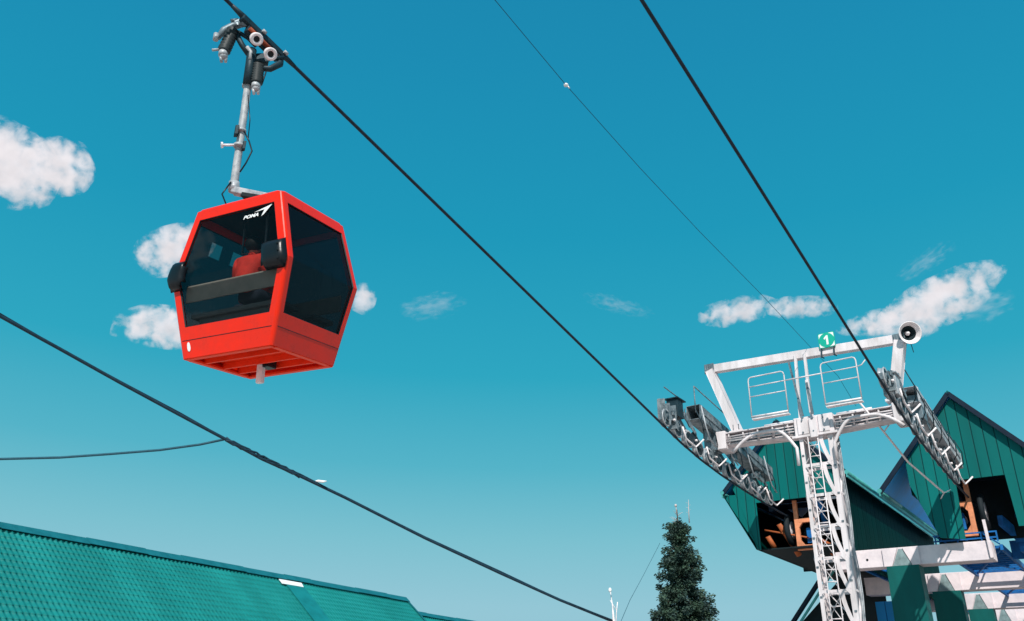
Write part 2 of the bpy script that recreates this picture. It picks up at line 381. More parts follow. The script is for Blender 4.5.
# roof with a soft dome
x = MB()
rr = []
for (ins, z) in ((0, ZT-.012), (.02, ZT+.03), (.10, ZT+.07), (.35, ZT+.10)):
    a, bb = half(ZT); a -= ins; bb -= ins; c = .07
    rr.append([x.bm.verts.new(CL((sx*(a - (c if q else 0)), sy*(bb - (0 if q else c)), z))) for sx, sy, q in ((-1,-1,0),(-1,-1,1),(1,-1,1),(1,-1,0),(1,1,0),(1,1,1),(-1,1,1),(-1,1,0))])
for i in range(3):
    for k in range(8): x.bm.faces.new((rr[i][k], rr[i][(k+1) % 8], rr[i+1][(k+1) % 8], rr[i+1][k]))
x.bm.faces.new(rr[-1]); x.bm.faces.new(rr[0][::-1])
x.build('roof', M['red'], gd)
# floor pan with ribs
x = MB(); a, bb = half(ZB)
x.obox(CL((0, 0, ZB+.10)), cu, cv, cz, (2*a-.1, 2*bb-.1, .02)); 
fl = x.build('floor_pan', M['red_floor'], gd)
x = MB()
for px_ in (-.30, .04, .34): x.obox(CL((px_, 0, ZB+.045)), cu, cv, cz, (.035, 2*bb-.14, .09), .005)
for sx in (-1, 1): x.obox(CL((sx*(a-.05), 0, ZB+.005)), cu, cv, cz, (.08, 2*bb-.06, .035), .008)
for sy in (-1, 1): x.obox(CL((0, sy*(bb-.05), ZB+.007)), cu, cv, cz, (2*a-.2, .08, .033), .008)
x.build('floor_rib', M['red_floor'], gd)
x = MB(); x.obox(CL((.18, .02, ZB+.02)), cu, cv, cz, (.18, .16, .1), .01); x.obox(CL((.18, .10, ZB-.0)), cu, cv, cz, (.09, .05, .07), .01)
x.build('latch_housing', M['black_plastic'], gd)
x = MB(); x.obox(CL((.12, .08, ZB-.11)), cu, cv, cz, (.07, .1, .27), .012)
x.build('guide_post', M['pale_metal'], gd)
# windows: bent panes just inside the frame, each with a seal
for k in range(4):
    mg = .120 if k in (0, 2) else .09
    x = MB(); pl = []
    for z in (WBN-.03, WZ, WT+.025):
        a, bb = half(z); s_ = 1 - mg/(bb if k in (0, 2) else a)
        pl.append((sidep(k, -s_, z, -.022), sidep(k, s_, z, -.022)))
    vs = [[x.bm.verts.new(CL(p)) for p in r_] for r_ in pl]
    for i in range(2): x.bm.faces.new((vs[i][0], vs[i][1], vs[i+1][1], vs[i+1][0]))
    wn = x.build('window', M[('glass', 'glass_side', 'glass_dark', 'glass_dark')[k]], gd)
    if k == 3:      # the left pane has two small clear vents in its upper half
        wn.data.clear_geometry(); y = MB(); inv = CM.inverted(); vr = []
        for (vx, vy) in ((213.5, 239), (234.5, 246)):
            o_ = inv @ CAM; d_ = (inv.to_3x3() @ sight(vx, vy)); t_ = (.90 - o_.y)/d_.y; q_ = o_ + d_*t_; vr.append((q_.x, q_.z))
        ss = [-9]
        for (vy, vz) in sorted(vr): ss += [vy-.10, vy+.10]
        ss += [9]
        zc = max(.30, min(.7, sum(v[1] for v in vr)/2)); zs = [WBN-.03, WZ, zc-.10, zc+.10, WT+.025]
        def fp(xv, z):
            a, bb = half(z); lim = a - mg
            return CL((max(-lim, min(lim, xv)), bb-.022, z))
        for i_ in range(len(ss)-1):
            for j_ in range(len(zs)-1):
                cell = [fp(ss[i_], zs[j_]), fp(ss[i_+1], zs[j_]), fp(ss[i_+1], zs[j_+1]), fp(ss[i_], zs[j_+1])]
                if j_ == 2 and i_ in (1, 3):
                    v_ = MB(); v_.face(cell); vo = v_.build('vent_pane', M['vent_glass'], wn)
                else: y.face(cell)
        print('VENTS', vr)
        y.bm.transform(MATS[gd.name].inverted()); y.bm.to_mesh(wn.data); y.bm.free(); wn.data.materials.clear(); wn.data.materials.append(M['glass_dark'])
    x = MB(); m2 = mg + .014
    o = []
    for z, sg in ((WBN+.001, -1), (WZ, -1), (WT-.001, -1), (WT-.001, 1), (WZ, 1), (WBN+.001, 1)):
        a, bb = half(z); s_ = 1 - m2/(bb if k in (0, 2) else a); o.append(CL(sidep(k, s_*sg, z, -.014)))
    for i in range(6): x.beam(o[i], o[(i+1) % 6], .018, .018)
    x.build('seal', M['seal'], wn)
# handrail bars seen in the panes and seam grooves
x = MB()
for k in (0, 1, 2, 3):
    p0 = CL(sidep(k, -.93, -.76, .0005)); p1 = CL(sidep(k, .93, -.76, .0005)); x.beam(p0, p1, .006, .007, cz)
x.build('seam', M['seal'], gd)
# bumpers
def bumper(k, s0, s1, z0, z1, name='bumper', mat='black_plastic', dep=.085):
    x = MB(); n = 8; g = []
    for i in range(n+1):
        row = []
        for j in range(n+1):
            u = i/n; v = j/n; s_ = s0 + (s1-s0)*u; z = z0 + (z1-z0)*v
            e = max(0, 1 - (2*u-1)**4) * max(0, 1 - (2*v-1)**4)
            row.append(x.bm.verts.new(CL(sidep(k, s_, z, .004 + dep*e**.5))))
        g.append(row)
    for i in range(n):
        for j in range(n):
            if (i == 0 and j in (0, 1, n-2, n-1)) or (i == 1 and j in (0, n-1)): continue
            f = x.bm.faces.new((g[i][j], g[i+1][j], g[i+1][j+1], g[i][j+1])); f.smooth = True
    o = x.build(name, M[mat], gd); md = o.modifiers.new('t', 'SOLIDIFY'); md.thickness = .02; md.offset = -1
    return o
bumper(0, -.73, -1.03, -.07, .36)      # left corner of the near face
bumper(0, .58, 1.0, -.04, .37)
x = MB(); c0 = CL(sidep(0, .93, 0.13, .09))
for z in (.27, .17, .06): x = MB(); x.ico(CL(sidep(0, .92, z, .09)), .013, 1); x.build('bolt', M['dark_gap'], gd)
# white drop sticker
x = MB(); pp = []
for t in range(20):
    th = 2*math.pi*t/20; rr_ = .045*(1 if math.sin(th) < .2 else 1 + .9*max(0, math.sin(th)-.2)**2)
    pp.append(CL(sidep(0, -.80 + rr_*.8*math.cos(th), -.865 + rr_*math.sin(th)*1.1, .004)))
x.prism(pp, -cu*.002); x.build('sticker', M['white_print'], gd)
# maker's lettering and swoosh on the near pane
def lettering(txt, size, M4, mat, parent, name='lettering', shear=0.0, bold=0.0, extr=.001):
    cu_ = bpy.data.curves.new(name, 'FONT'); cu_.body = txt; cu_.size = size; cu_.shear = shear; cu_.offset = bold; cu_.extrude = extr
    cu_.align_x = 'CENTER'; cu_.align_y = 'CENTER'
    t = bpy.data.objects.new('tmp', cu_); col.objects.link(t); dg = bpy.context.evaluated_depsgraph_get()
    me = bpy.data.meshes.new_from_object(t.evaluated_get(dg)); me.name = name
    bpy.data.objects.remove(t)
    o = bpy.data.objects.new(name, me); me.materials.clear(); me.materials.append(mat)
    me.transform(MATS[parent.name].inverted() @ M4); col.objects.link(o); o.parent = parent; MATS[o.name] = MATS[parent.name]
    return o
tl = CL(sidep(0, .3, .80, -.012)); tx_ = (CL(sidep(0, .6, .80)) - CL(sidep(0, .0, .80))).normalized()
ty_ = (CL(sidep(0, .3, .9)) - CL(sidep(0, .3, .6))).normalized(); tn = tx_.cross(ty_)
m4 = Matrix((tx_, ty_, tn)).transposed().to_4x4(); m4.translation = CL(sidep(0, .33, .815, -.006))
lettering('POMA', .092, m4 @ Matrix.Diagonal((1, .72, 1, 1)), M['white_print'], gd, 'lettering', .35, .004)
x = MB()
def wp(s_, z): return CL(sidep(0, s_, z, -.008))
x.prism([wp(.40, .862), wp(.78, .925), wp(.60, .80), wp(.55, .78), wp(.62, .872)], tn*.003)
x.build('swoosh', M['white_print'], gd)
# inside: two benches and back panels
for sx in (-1, 1):
    x = MB(); x.obox(CL((sx*.36, 0, -.40)), cu, cv, cz, (.42, 1.5, .07), .02)
    x.obox(CL((sx*.36, 0, -.65)), cu, cv, cz, (.30, 1.3, .46), .01); x.build('bench', M['seat'], gd)
    x = MB(); x.obox(CL((sx*.625, 0, -.10)), cu, cv, cz, (.03, 1.62, .24), .01); x.build('seat_back', M['seat_bar'], gd)
x = MB(); x.tube([CL((-.3, -.2, ZT)), CL((-.3, -.2, .5)), CL((-.3, .2, .5)), CL((-.3, .2, ZT))], .016, 8); x.build('grab_rail', M['grey_steel'], gd)
x = MB(); x.obox(CL((0, 0, ZT-.05)), cu, cv, cz, (1.2, 1.35, .03)); x.build('ceiling_panel', M['dark_steel'], gd)

# hanger and grip, in the plane facing the viewer through the rope
fh = Vector((G.x, G.y, 0)).normalized()
def gp(px, py, off=0): return onN(px, py, G, fh, off)
x = MB(); hb = gp(234, 188, .18)
x.tube([gp(251, 56, .04), gp(249, 75, .06), gp(247, 92, .08), gp(241, 135, .12), gp(235, 178, .17), hb], [.062, .062, .055, .055, .058, .06], 14)
x.build('hanger', M['worn_pale'], gd)
x = MB(); x.tube([gp(252, 50, .0), gp(250, 66, .0), gp(247.5, 84, .02)], .072, 14); x.build('hanger_sleeve', M['dark_steel'], gd)
for py_, px_ in ((86, 247.5), (131, 241), (146, 239)):
    x = MB(); x.cyl(gp(px_, py_-1.2, .1), gp(px_-.3, py_+1.2, .1), .078, seg=16); x.build('collar', M['worn_pale'], gd)
rc = CL((0, 0, ZT+.10))
x = MB(); x.cyl(gp(234.3, 182, .17), gp(233.6, 192, .19), .075, seg=14)
x.beam(hb + Vector((0, 0, -.05)), rc + Vector((0, 0, .24)), .13, .10, ZV, .012); x.cyl(rc - Vector((0, 0, .05)), rc + Vector((0, 0, .28)), .08); x.ico(hb, .09, 2)
for s_ in (-1, 1): x.beam(rc + cu*s_*.02 + Vector((0, 0, .08)), CL((s_*.28, s_*.05, ZT+.06)), .09, .06, ZV, .01)
x.build('suspension_arm', M['galv'], gd)
x = MB(); x.beam(hb.lerp(rc, .25) + Vector((0, 0, -.03)), hb.lerp(rc, .85) + Vector((0, 0, .16)), .135, .07, ZV, .01); x.build('rubber_pad', M['rubber'], gd)
x = MB(); x.tube([gp(231, 182, .1), gp(222, 194, .1), CL((-.1, .62, ZT+.03))], .012, 6); x.tube([gp(244, 131, .0), gp(249, 141, .0), gp(252, 151, .0), gp(246, 163, .0), gp(240, 172, .05)], .012, 6)
x.tube([gp(248, 95, 0), gp(250, 120, 0), gp(248, 140, 0)], .008, 6)
x.build('wiring', M['black_plastic'], gd)
x = MB(); x.obox(gp(236.5, 131, .06), _R, fh, ZV, (.06, .10, .17), .012); x.build('junction_box', M['dark_steel'], gd); x = MB(); x.obox(gp(244, 146, .06), _R, fh, ZV, (.05, .08, .15), .012); x.build('junction_box', M['dark_steel'], gd)
x = MB(); x.cyl(gp(222, 145, .05), gp(239, 145, .1), .018); x.cyl(gp(221, 145, .05), gp(223, 145, .05), .045); x.build('insulator', M['pale_metal'], gd)
x = MB(); rd_ = W(1, 0, -.2085).normalized()
gx = W(G.dot(HV), RL, 8.33 + (19.5 - G.dot(HV))*.2085)
def al(t, dz=0, da=0): return gx + rd_*t + ZV*dz + AV*da
x.beam(al(-.42, -.035), al(.48, -.035), .12, .11, ZV, .02); x.beam(al(-.30, -.15), al(.36, -.15), .09, .14, ZV, .015)
x.tube([al(-.62), al(-.40), al(.45), al(.70)], [.032, .05, .05, .032], 10)
x.build('grip_jaw', M['dark_steel'], gd)
x = MB(); x.tube([al(-.30, -.20, -.09) , al(.36, -.22, -.09)], .035, 10); x.build('spring', M['rust'], gd)
for (a_, b_) in ((256.5, 39), (270.5, 54)):
    c_ = gp(a_, b_, -.26); ax = (CAM - c_).normalized(); ax = (ax + Vector((.25, 0, -.1))).normalized()
    x = MB(); x.lathe(c_, ax, [(-.06, .06), (-.06, .095), (.02, .100), (.032, .086), (.030, .050), (.0, .046), (-.04, .04)], 24)
    rl = x.build('guide_roller', M['pale_metal'], gd)
    x = MB(); x.cyl(c_ - ax*.05, c_ + ax*.012, .048, seg=16); x.build('hub', M['black_plastic'], rl)
for o_ in (((265, 37), (272, 31)),): pass
x = MB()
x.tube([al(-.34, -.08, 0), gp(241, 24, .0), gp(233, 26, .03), gp(224, 30, .05), gp(218, 38, .06)], [.05, .06, .06, .055, .04], 8)
x.beam(gp(236, 25, .02), gp(246, 21, .0), .1, .09); x.cyl(gp(231, 21, .0), gp(238, 20, .0), .03)
x.build('actuator_arm', M['grey_steel'], gd)
x = MB()
x.tube([gp(236, 34), gp(242, 45), gp(249, 55)], .045, 8); x.tube([gp(238, 32), gp(248, 38), gp(256, 46)], .035, 8)
x.tube([al(.40, -.12), gp(280, 64), gp(270, 69), gp(258, 68)], [.06, .055, .05, .045], 8); x.tube([gp(284, 58), gp(274, 58), gp(264, 60), gp(254, 62)], .035, 8)
x.obox(gp(262, 60, .05), _R, fh, ZV, (.22, .14, .18), .02); x.cyl(gp(219, 46, .02), gp(222, 56, .02), .012); x.cyl(gp(266, 72, 0), gp(262, 84, 0), .012)
x.build('grip_linkage', M['dark_steel'], gd)
for (p0, p1) in (((233, 31), (223.5, 52)), ((258, 66), (256, 84))):
    x = MB(); A_ = gp(*p0); B_ = gp(*p1); ax = B_-A_; l = ax.length; pr = [(0, .02)]
    for i in range(15): pr.append((l*i/15 + .001, .065 if i % 2 else .115))
    pr += [(l, .07), (l, .01)]; pr = [(a__, b__*.86) for a__, b__ in pr]
    x.lathe(A_, ax, pr, 18); x.build('bellows', M['bellows'], gd)
    x = MB(); x.cyl(B_, gp(p1[0]-.5, p1[1]+4), .07, seg=12); q0 = gp(p1[0]-3, p1[1]+3); x.cyl(q0, gp(p1[0]-2, p1[1]+10), .022); x.cyl(gp(p1[0]+3, p1[1]+3), gp(p1[0]+2, p1[1]+10), .022); x.ico(gp(p1[0], p1[1]+4), .065, 2)
    x.build('actuator_end', M['galv'], gd)
x = MB(); x.cyl(gp(216.5, 34), gp(215.5, 40), .042); x.build('fitting', M['worn_pale'], gd)
x = MB(); x.cyl(gp(212, 50), gp(219, 49.5), .02); x.build('fitting', M['worn_pale'], gd)
x = MB(); x.ico(gp(245, 24, -.1), .045, 1, (.6, 1, 1.6)); x.build('fitting', M['worn_pale'], gd)
x = MB(); x.tube([gp(250, 60, -.05), gp(251, 52, -.05), gp(247, 47, -.05)], .03, 8); x.build('fitting', M['worn_pale'], gd)
for t0_ in (-.06, .40): x = MB(); x.cyl(al(t0_, -.0, -.08), al(t0_+.07, -.0, -.08), .03); x.build('fitting', M['worn_pale'], gd)

# passengers, seen through the glass
def figure(verts, edges, rad, name, mat, parent, sub=1):
    me = bpy.data.meshes.new(name); inv = MATS[parent.name].inverted()
    me.from_pydata([inv @ CL(v) for v in verts], edges, []); o = bpy.data.objects.new(name, me); col.objects.link(o); o.parent = parent; me.materials.append(mat)
    md = o.modifiers.new('skin', 'SKIN')
    for i, r_ in enumerate(rad): me.skin_vertices[0].data[i].radius = (r_, r_)
    me.skin_vertices[0].data[0].use_root = True
    md.use_smooth_shade = True
    md = o.modifiers.new('s', 'SUBSURF'); md.levels = sub; md.render_levels = 2
    return o
def passenger(y, sx, label, lean=0):
    """seated on the bench at x = sx*.38, facing the middle"""
    X = lambda v: -v if sx > 0 else v
    m = CM.copy(); m.translation = CL((sx*.38, y, -.28))
    p = thing('person', m.translation, label, 'person', None, m)
    b0 = sx*.40
    def V(dx, dy, z): return (b0 + X(dx), y + dy*1.18, z + .26)
    # body: hips, spine, neck, shoulders, arms, thighs, shins
    vs = [V(0,0,-.40), V(.0,0,-.2), V(.02,0,.02), V(.04,0,.12), V(.05,0,.21), V(.03,.17,.08), V(.08,.24,-.14), V(.28,.16,-.26), V(.36,.10,-.26), V(.03,-.17,.08), V(.08,-.24,-.14), V(.28,-.16,-.26), V(.36,-.10,-.26)]
    es = [(0,1),(1,2),(2,3),(3,4),(2,5),(5,6),(6,7),(7,8),(2,9),(9,10),(10,11),(11,12)]
    body = figure(vs, es, [.17,.18,.18,.08,.05,.10,.07,.05,.04,.10,.07,.05,.04], 'body', M['jacket'], p)
    vs = [V(0,0,-.40), V(.10,.09,-.41), V(.42,.11,-.40), V(.44,.11,-.82), V(.54,.12,-.86), V(.10,-.09,-.41), V(.42,-.11,-.40), V(.44,-.11,-.82), V(.54,-.12,-.86)]
    figure(vs, [(0,1),(1,2),(2,3),(3,4),(0,5),(5,6),(6,7),(7,8)], [.14,.10,.075,.05,.04,.10,.075,.05,.04], 'trousers', M['trousers'], p)
    x = MB(); hc_ = CL(V(.07, 0, .30)); fx = (cu if sx < 0 else -cu)
    vs_ = bmesh.ops.create_uvsphere(x.bm, u_segments=20, v_segments=14, radius=1)['verts']
    mm = Matrix((fx*.095, cz.cross(fx)*.078, cz*.12)).transposed().to_4x4(); mm.translation = hc_; x._xf(vs_, mm)
    x.cyl(hc_ + fx*.085 + cz*.01, hc_ + fx*.115 - cz*.025, .008, .018, 8)
    for s_ in (-1, 1): x.ico(hc_ + cz.cross(fx)*s_*.078, .022, 1, (.5, .8, 1.2))
    for f in x.bm.faces: f.smooth = True
    x.build('head', M['skin'], p)
    x = MB(); x.ico(hc_ - fx*.022 + cz*.022, .115, 3, (1, .95, 1.0)); x.build('hair', M['hair'], p)
passenger(-.04, -1, 'passenger in a red jacket with dark hair, back to the gondola window')
passenger(.36, 1, 'passenger sitting at the far side of the gondola, in red')

# ------------------------------------------------------------------ lift tower
TH = 22.5; TC = 6.39
tw = thing('lift_tower', W(TH, TC, 0), 'white lattice ropeway tower with a cross arm and a lifting frame on top', 'tower')
# mast
x = MB(); y = MB(); z_ = MB()
D0 = TH; D1 = TH + .50; hw = .44; top = 8.35
for sg in (-1, 1):
    o_ = TC + sg*hw; i_ = o_ - sg*(.13 if sg < 0 else .10)
    x = MB()
    for d0_, d1_, fl0, fl1 in ((D0, D0+.012, D0+.0125, D0+.10), (D1-.012, D1, D1-.10, D1-.0125)):
        x.box(d0_, d1_, min(o_, i_), max(o_, i_), .1, top); x.box(fl0, fl1, min(o_, o_-sg*.012), max(o_, o_-sg*.012), .1, top)
    x.build('mast_leg', M['white_steel'], tw)
bay = .80; n = int(top/bay)
for i in range(n+1):
    z0 = max(.1, top - bay*(i+1)); z1 = top - bay*i
    if z1 <= .12: continue
    L_ = TC + hw - .09; R_ = TC - hw + .12; Mx = TC - .12
    y.box(D0-.003, D0-.0005, R_-.02, L_+.02, z1-.045, z1+.03)
    y.box(D1+.0005, D1+.004, R_, L_, z1-.04, z1+.03)
    # curved diagonal plate on the right, thin crossed angles on the left
    pr = []
    for t in range(9):
        q = t/8; pr.append((Mx + (R_+.02-Mx)*q**1.7, z1 - .03 - (bay-.07)*q))
    y.prism([W(D0-.008, p[0]+.05, p[1]) for p in pr] + [W(D0-.008, p[0]-.055, p[1]) for p in pr[::-1]], HV*.004)
    y.beam(W(D0-.012, L_, z1-.04), W(D0-.012, Mx+.04, z0+.04), .008, .05, HV)
    y.beam(W(D0+.018, L_, z0+.04), W(D0+.018, Mx, z1-.04), .008, .045, HV)
    y.prism([W(D0-.016, R_-.01, z0+.16), W(D0-.016, R_+.11, z0+.02), W(D0-.016, R_-.01, z0-.10)], HV*.003)
    for a_ in (TC-hw-.008, TC+hw+.002):
        y.box(D0+.05, D1-.05, a_, a_+.006, z1-.03, z1+.03)
        p0, p1 = ((z0, z1) if i % 2 else (z1, z0)); y.beam(W(D0+.06, a_+.012, p0), W(D1-.06, a_+.012, p1), .008, .05, AV)
    y.beam(W(D1-.03, TC-hw+.1, z0), W(D1-.03, TC+hw-.1, z1), .02, .05, HV)
y.build('lattice_bracing', M['white_steel'], tw)
# ladder
x = MB()
LC = TC + .06
for a_ in (-.13, .13): x.tube([W(D0-.07, LC+a_, .3), W(D0-.07, LC+a_, top+.1)], .016, 8)
zz = .5
while zz < top: x.tube([W(D0-.07, LC-.13, zz), W(D0-.07, LC+.13, zz)], .014, 6); zz += .29
zz = 1.0
while zz < top:
    for a_ in (-.13, .13): x.beam(W(D0-.07, LC+a_, zz), W(D0, LC+a_, zz), .02, .03)
    zz += 1.4
x.build('ladder', M['white_steel'], tw)
x = MB()
for a_, r_ in ((-.49, .022), (-.53, .014), (-.46, .012)): x.tube([W(D0+.25 + .06*math.sin(t*1.7+a_*9), TC+a_ + .012*math.sin(t*2.3), .2+t*8.1/14) for t in range(15)], r_, 6)
x.build('conduit', M['galv'], tw)
for t in range(22): x = MB(); x.box(D0-.006-.012, D0-.006, TC+(hw-.05)*(-1 if t % 2 else 1)-.03, TC+(hw-.05)*(-1 if t % 2 else 1)+.03, .6+t*.36, .64+t*.36); x.build('bolt', M['grey_steel'], tw)
# head block
x = MB(); x.box(D0-.06, D1+.02, TC-.52, TC+.52, top, 8.86, .02); x.box(D0-.10, D0-.06, TC-.42, TC-.14, top+.02, 8.84, .01); x.box(D0-.10, D0-.06, TC+.14, TC+.42, top+.02, 8.84, .01)
x.box(D0-.09, D0-.02, TC-.6, TC+.6, 8.30, 8.36); x.box(D0-.12, D0-.06, TC-.10, TC+.10, 8.25, 8.80, .01)
x.build('head_block', M['white_steel'], tw)
for a_ in (-.28, .28, 0):
    for zz in (8.42, 8.75): x = MB(); x.cyl(W(D0-.13, TC+a_, zz), W(D0-.09, TC+a_, zz), .022, seg=8); x.build('bolt', M['grey_steel'], tw)
# cross arm: a box beam of two flanges and a web, thinner towards the tips, plus brackets
for sg in (-1, 1):
    e_ = RL-.35 if sg > 0 else RR+.35
    x = MB(); t0 = TC + sg*.52
    x.prism([W(D0+.16, t0, 8.44), W(D0+.16, t0, 8.78), W(D0+.16, e_, 8.74), W(D0+.16, e_, 8.50)], HV*.3)
    x.box(D0+.04, D0+.58, min(t0, e_), max(t0, e_), 8.782, 8.81)
    x.beam(W(D0+.31, t0, 8.415), W(D0+.31, e_, 8.485), .44, .025)
    for k in range(5):
        aa = t0 + (e_-t0)*(k+.5)/5; x.box(D0+.06, D0+.14, aa-.02, aa+.02, 8.47, 8.76)
    x.box(D0-.02, D0+.62, e_-.14, e_+.14, 8.34, 8.86, .02)
    x.build('cross_arm', M['white_steel'], tw)
    x = MB(); x.prism([W(D0+.15, t0, 8.50), W(D0+.15, t0, 8.72), W(D0+.15, e_, 8.68), W(D0+.15, e_, 8.53)], HV*.008); x.build('arm_web', M['grey_steel'], tw)
    for k_ in range(3): x = MB(); x.tube([W(D0+.03, t0, 8.52+k_*.08), W(D0+.03, e_, 8.55+k_*.06)], .016, 6); x.build('arm_conduit', M['white_steel'], tw)
    x = MB(); hx = []     # big white pipe looping from the mast over the arm
    for t in range(17):
        q = t/16
        aa = TC + sg*(.50 + 1.75*q); zz = 8.02 + .58*min(1, math.sin(min(1, q*3.2)*math.pi/2)) - (.0 if q < .55 else .42*((q-.55)/.45)**2)
        hx.append(W(D0-.12, aa if q > .04 else TC+sg*.5, zz))
    hx = [W(D0-.12, TC+sg*.50, 7.55)] + hx
    x.tube(hx, .045, 8); x.build('pipe_loop', M['white_steel'], tw)
    # platform below the guard hoop
    x = MB(); g0 = TC + sg*.50; g1 = TC + sg*(1.52 if sg > 0 else 1.42)
    x.box(D0-.45, D0-.28, min(g0, g1), max(g0, g1), 8.90, 8.93); x.tube([W(D0-.45, g0, 8.97), W(D0-.45, g1, 8.97)], .03, 8); x.tube([W(D0+.5, g0, 8.97), W(D0+.5, g1, 8.97)], .03, 8)
    x.build('platform', M['pale_metal'], tw)
    for hh in (D0-.45,):
        x = MB(); r0 = .08
        x.tube([W(hh, g0, 8.95), W(hh, g0, 10.02), W(hh, g0+sg*r0*.3, 10.09), W(hh, g0+sg*r0, 10.12), W(hh, g1-sg*r0, 10.12), W(hh, g1-sg*r0*.3, 10.09), W(hh, g1, 10.02), W(hh, g1, 8.95)], .018, 8)
        x.tube([W(hh, g0, 9.55), W(hh, g1, 9.55)], .015, 6); x.tube([W(hh, g0, 9.84), W(hh, g1, 9.84)], .015, 6)
        x.build('guard_rail', M['white_steel'], tw)
x = MB(); x.tube([W(D0-.45, TC+.50, 9.84), W(D0-.45, TC-.50, 9.84)], .018, 8); x.build('guard_rail', M['white_steel'], tw); x = MB(); x.tube([W(D0-.45, TC-1.42, 9.84), W(D0-.45, TC-1.55, 9.86), W(D0-.45, TC-1.66, 9.98)], .016, 8); x.build('guard_rail', M['white_steel'], tw)
# lifting frame
FZ = 10.6
lt = onH(707, 372, TH+.3); rt = onH(900, 341, TH+.3)
lt = W(TH+.3, lt.dot(AV)-.12, 10.90); rt = W(TH+.3, rt.dot(AV), 10.64)
x = MB(); x.beam(lt + AV*.05, rt - AV*.05, .20, .24, ZV, .01); x.build('lifting_beam', M['white_steel'], tw)
for (top_, foot) in ((lt, W(TH+.3, onH(738, 430, TH+.3).dot(AV), 8.84)), (rt + Vector((0, 0, -.02)), W(TH+.3, onH(892, 385, TH+.3).dot(AV), 9.0))):
    x = MB(); x.beam(foot, top_ - Vector((0, 0, .05)), .24, .29, HV, .01); x.obox(foot, HV, AV, ZV, (.34, .40, .06)); x.build('frame_leg', M['white_steel'], tw)
    x = MB(); x.obox(top_ + Vector((0, 0, .0)) - HV*.10, HV, AV, ZV, (.03, .30, .30), .005)
    for dx in (-.1, -.03, .04, .11): x.cyl(top_ + AV*dx - HV*.13 + ZV*.1, top_ + AV*dx - HV*.13 - ZV*.16, .012, seg=6)
    x.build('joint_plate', M['grey_steel'], tw)
    x = MB()
    for dx in (-.08, .08):
        for dz in (.05, .1): x.cyl(foot + AV*dx - HV*.14, foot + AV*dx - HV*.14 + ZV*.2, .014, seg=6)
    x.build('foot_bolt', M['grey_steel'], tw)
for a_, b_ in ((-.02+.33, .33), (.05, .02)):
    x = MB(); t_ = (TC + a_ - rt.dot(AV))/(lt.dot(AV)-rt.dot(AV)); zt_ = rt.z + (lt.z-rt.z)*t_
    x.beam(W(D0-.02, TC+b_, 8.84), W(TH+.2, TC+a_, zt_), .07, .07, HV); x.build('frame_strut', M['white_steel'], tw)
x = MB(); x.beam(W(D0-.15, TC+.22, 8.86), W(TH+.2, TC+.52, 10.6), .05, .05, HV); x.beam(W(D0-.20, TC-.06, 8.86), W(D0-.2, TC-.02, 9.75), .06, .06, HV)
x.build('frame_brace', M['grey_steel'], tw)
x = MB(); x.obox(W(D0-.18, TC-.02, 9.36), HV, AV, ZV, (.08, .09, .95), .02); x.build('slack_arm', M['white_steel'], tw)
x = MB()    # long access rail running down the line beside the right sheaves
q = [W(TH-.1, RR+.62, 8.95), W(TH+1.2, RR+.55, 8.45), W(TH+2.6, RR+.50, 8.0), W(TH+4.4, RR+.42, 7.55)]
q = [onH(860, 403, TH-.2), onH(884, 432, TH+.6), onH(908, 462, TH+1.6), onH(944, 493, TH+3.2)]
x.tube(q, .026, 8); x.tube([q[-1], q[-1] + W(.2, -.15, .12)], .015, 6); x.tube([q[-1], q[-1] + W(.2, .14, -.1)], .015, 6); x.tube([q[1], q[1] + W(0.05, -.2, .25)], .018, 6)
x.build('access_rail', M['pale_metal'], tw)
x = MB(); zz = 0
x.obox(W(TH+.45, TC, .25), HV, AV, ZV, (1.9, 1.9, .5), .04); x.build('foundation', M['concrete'], tw)

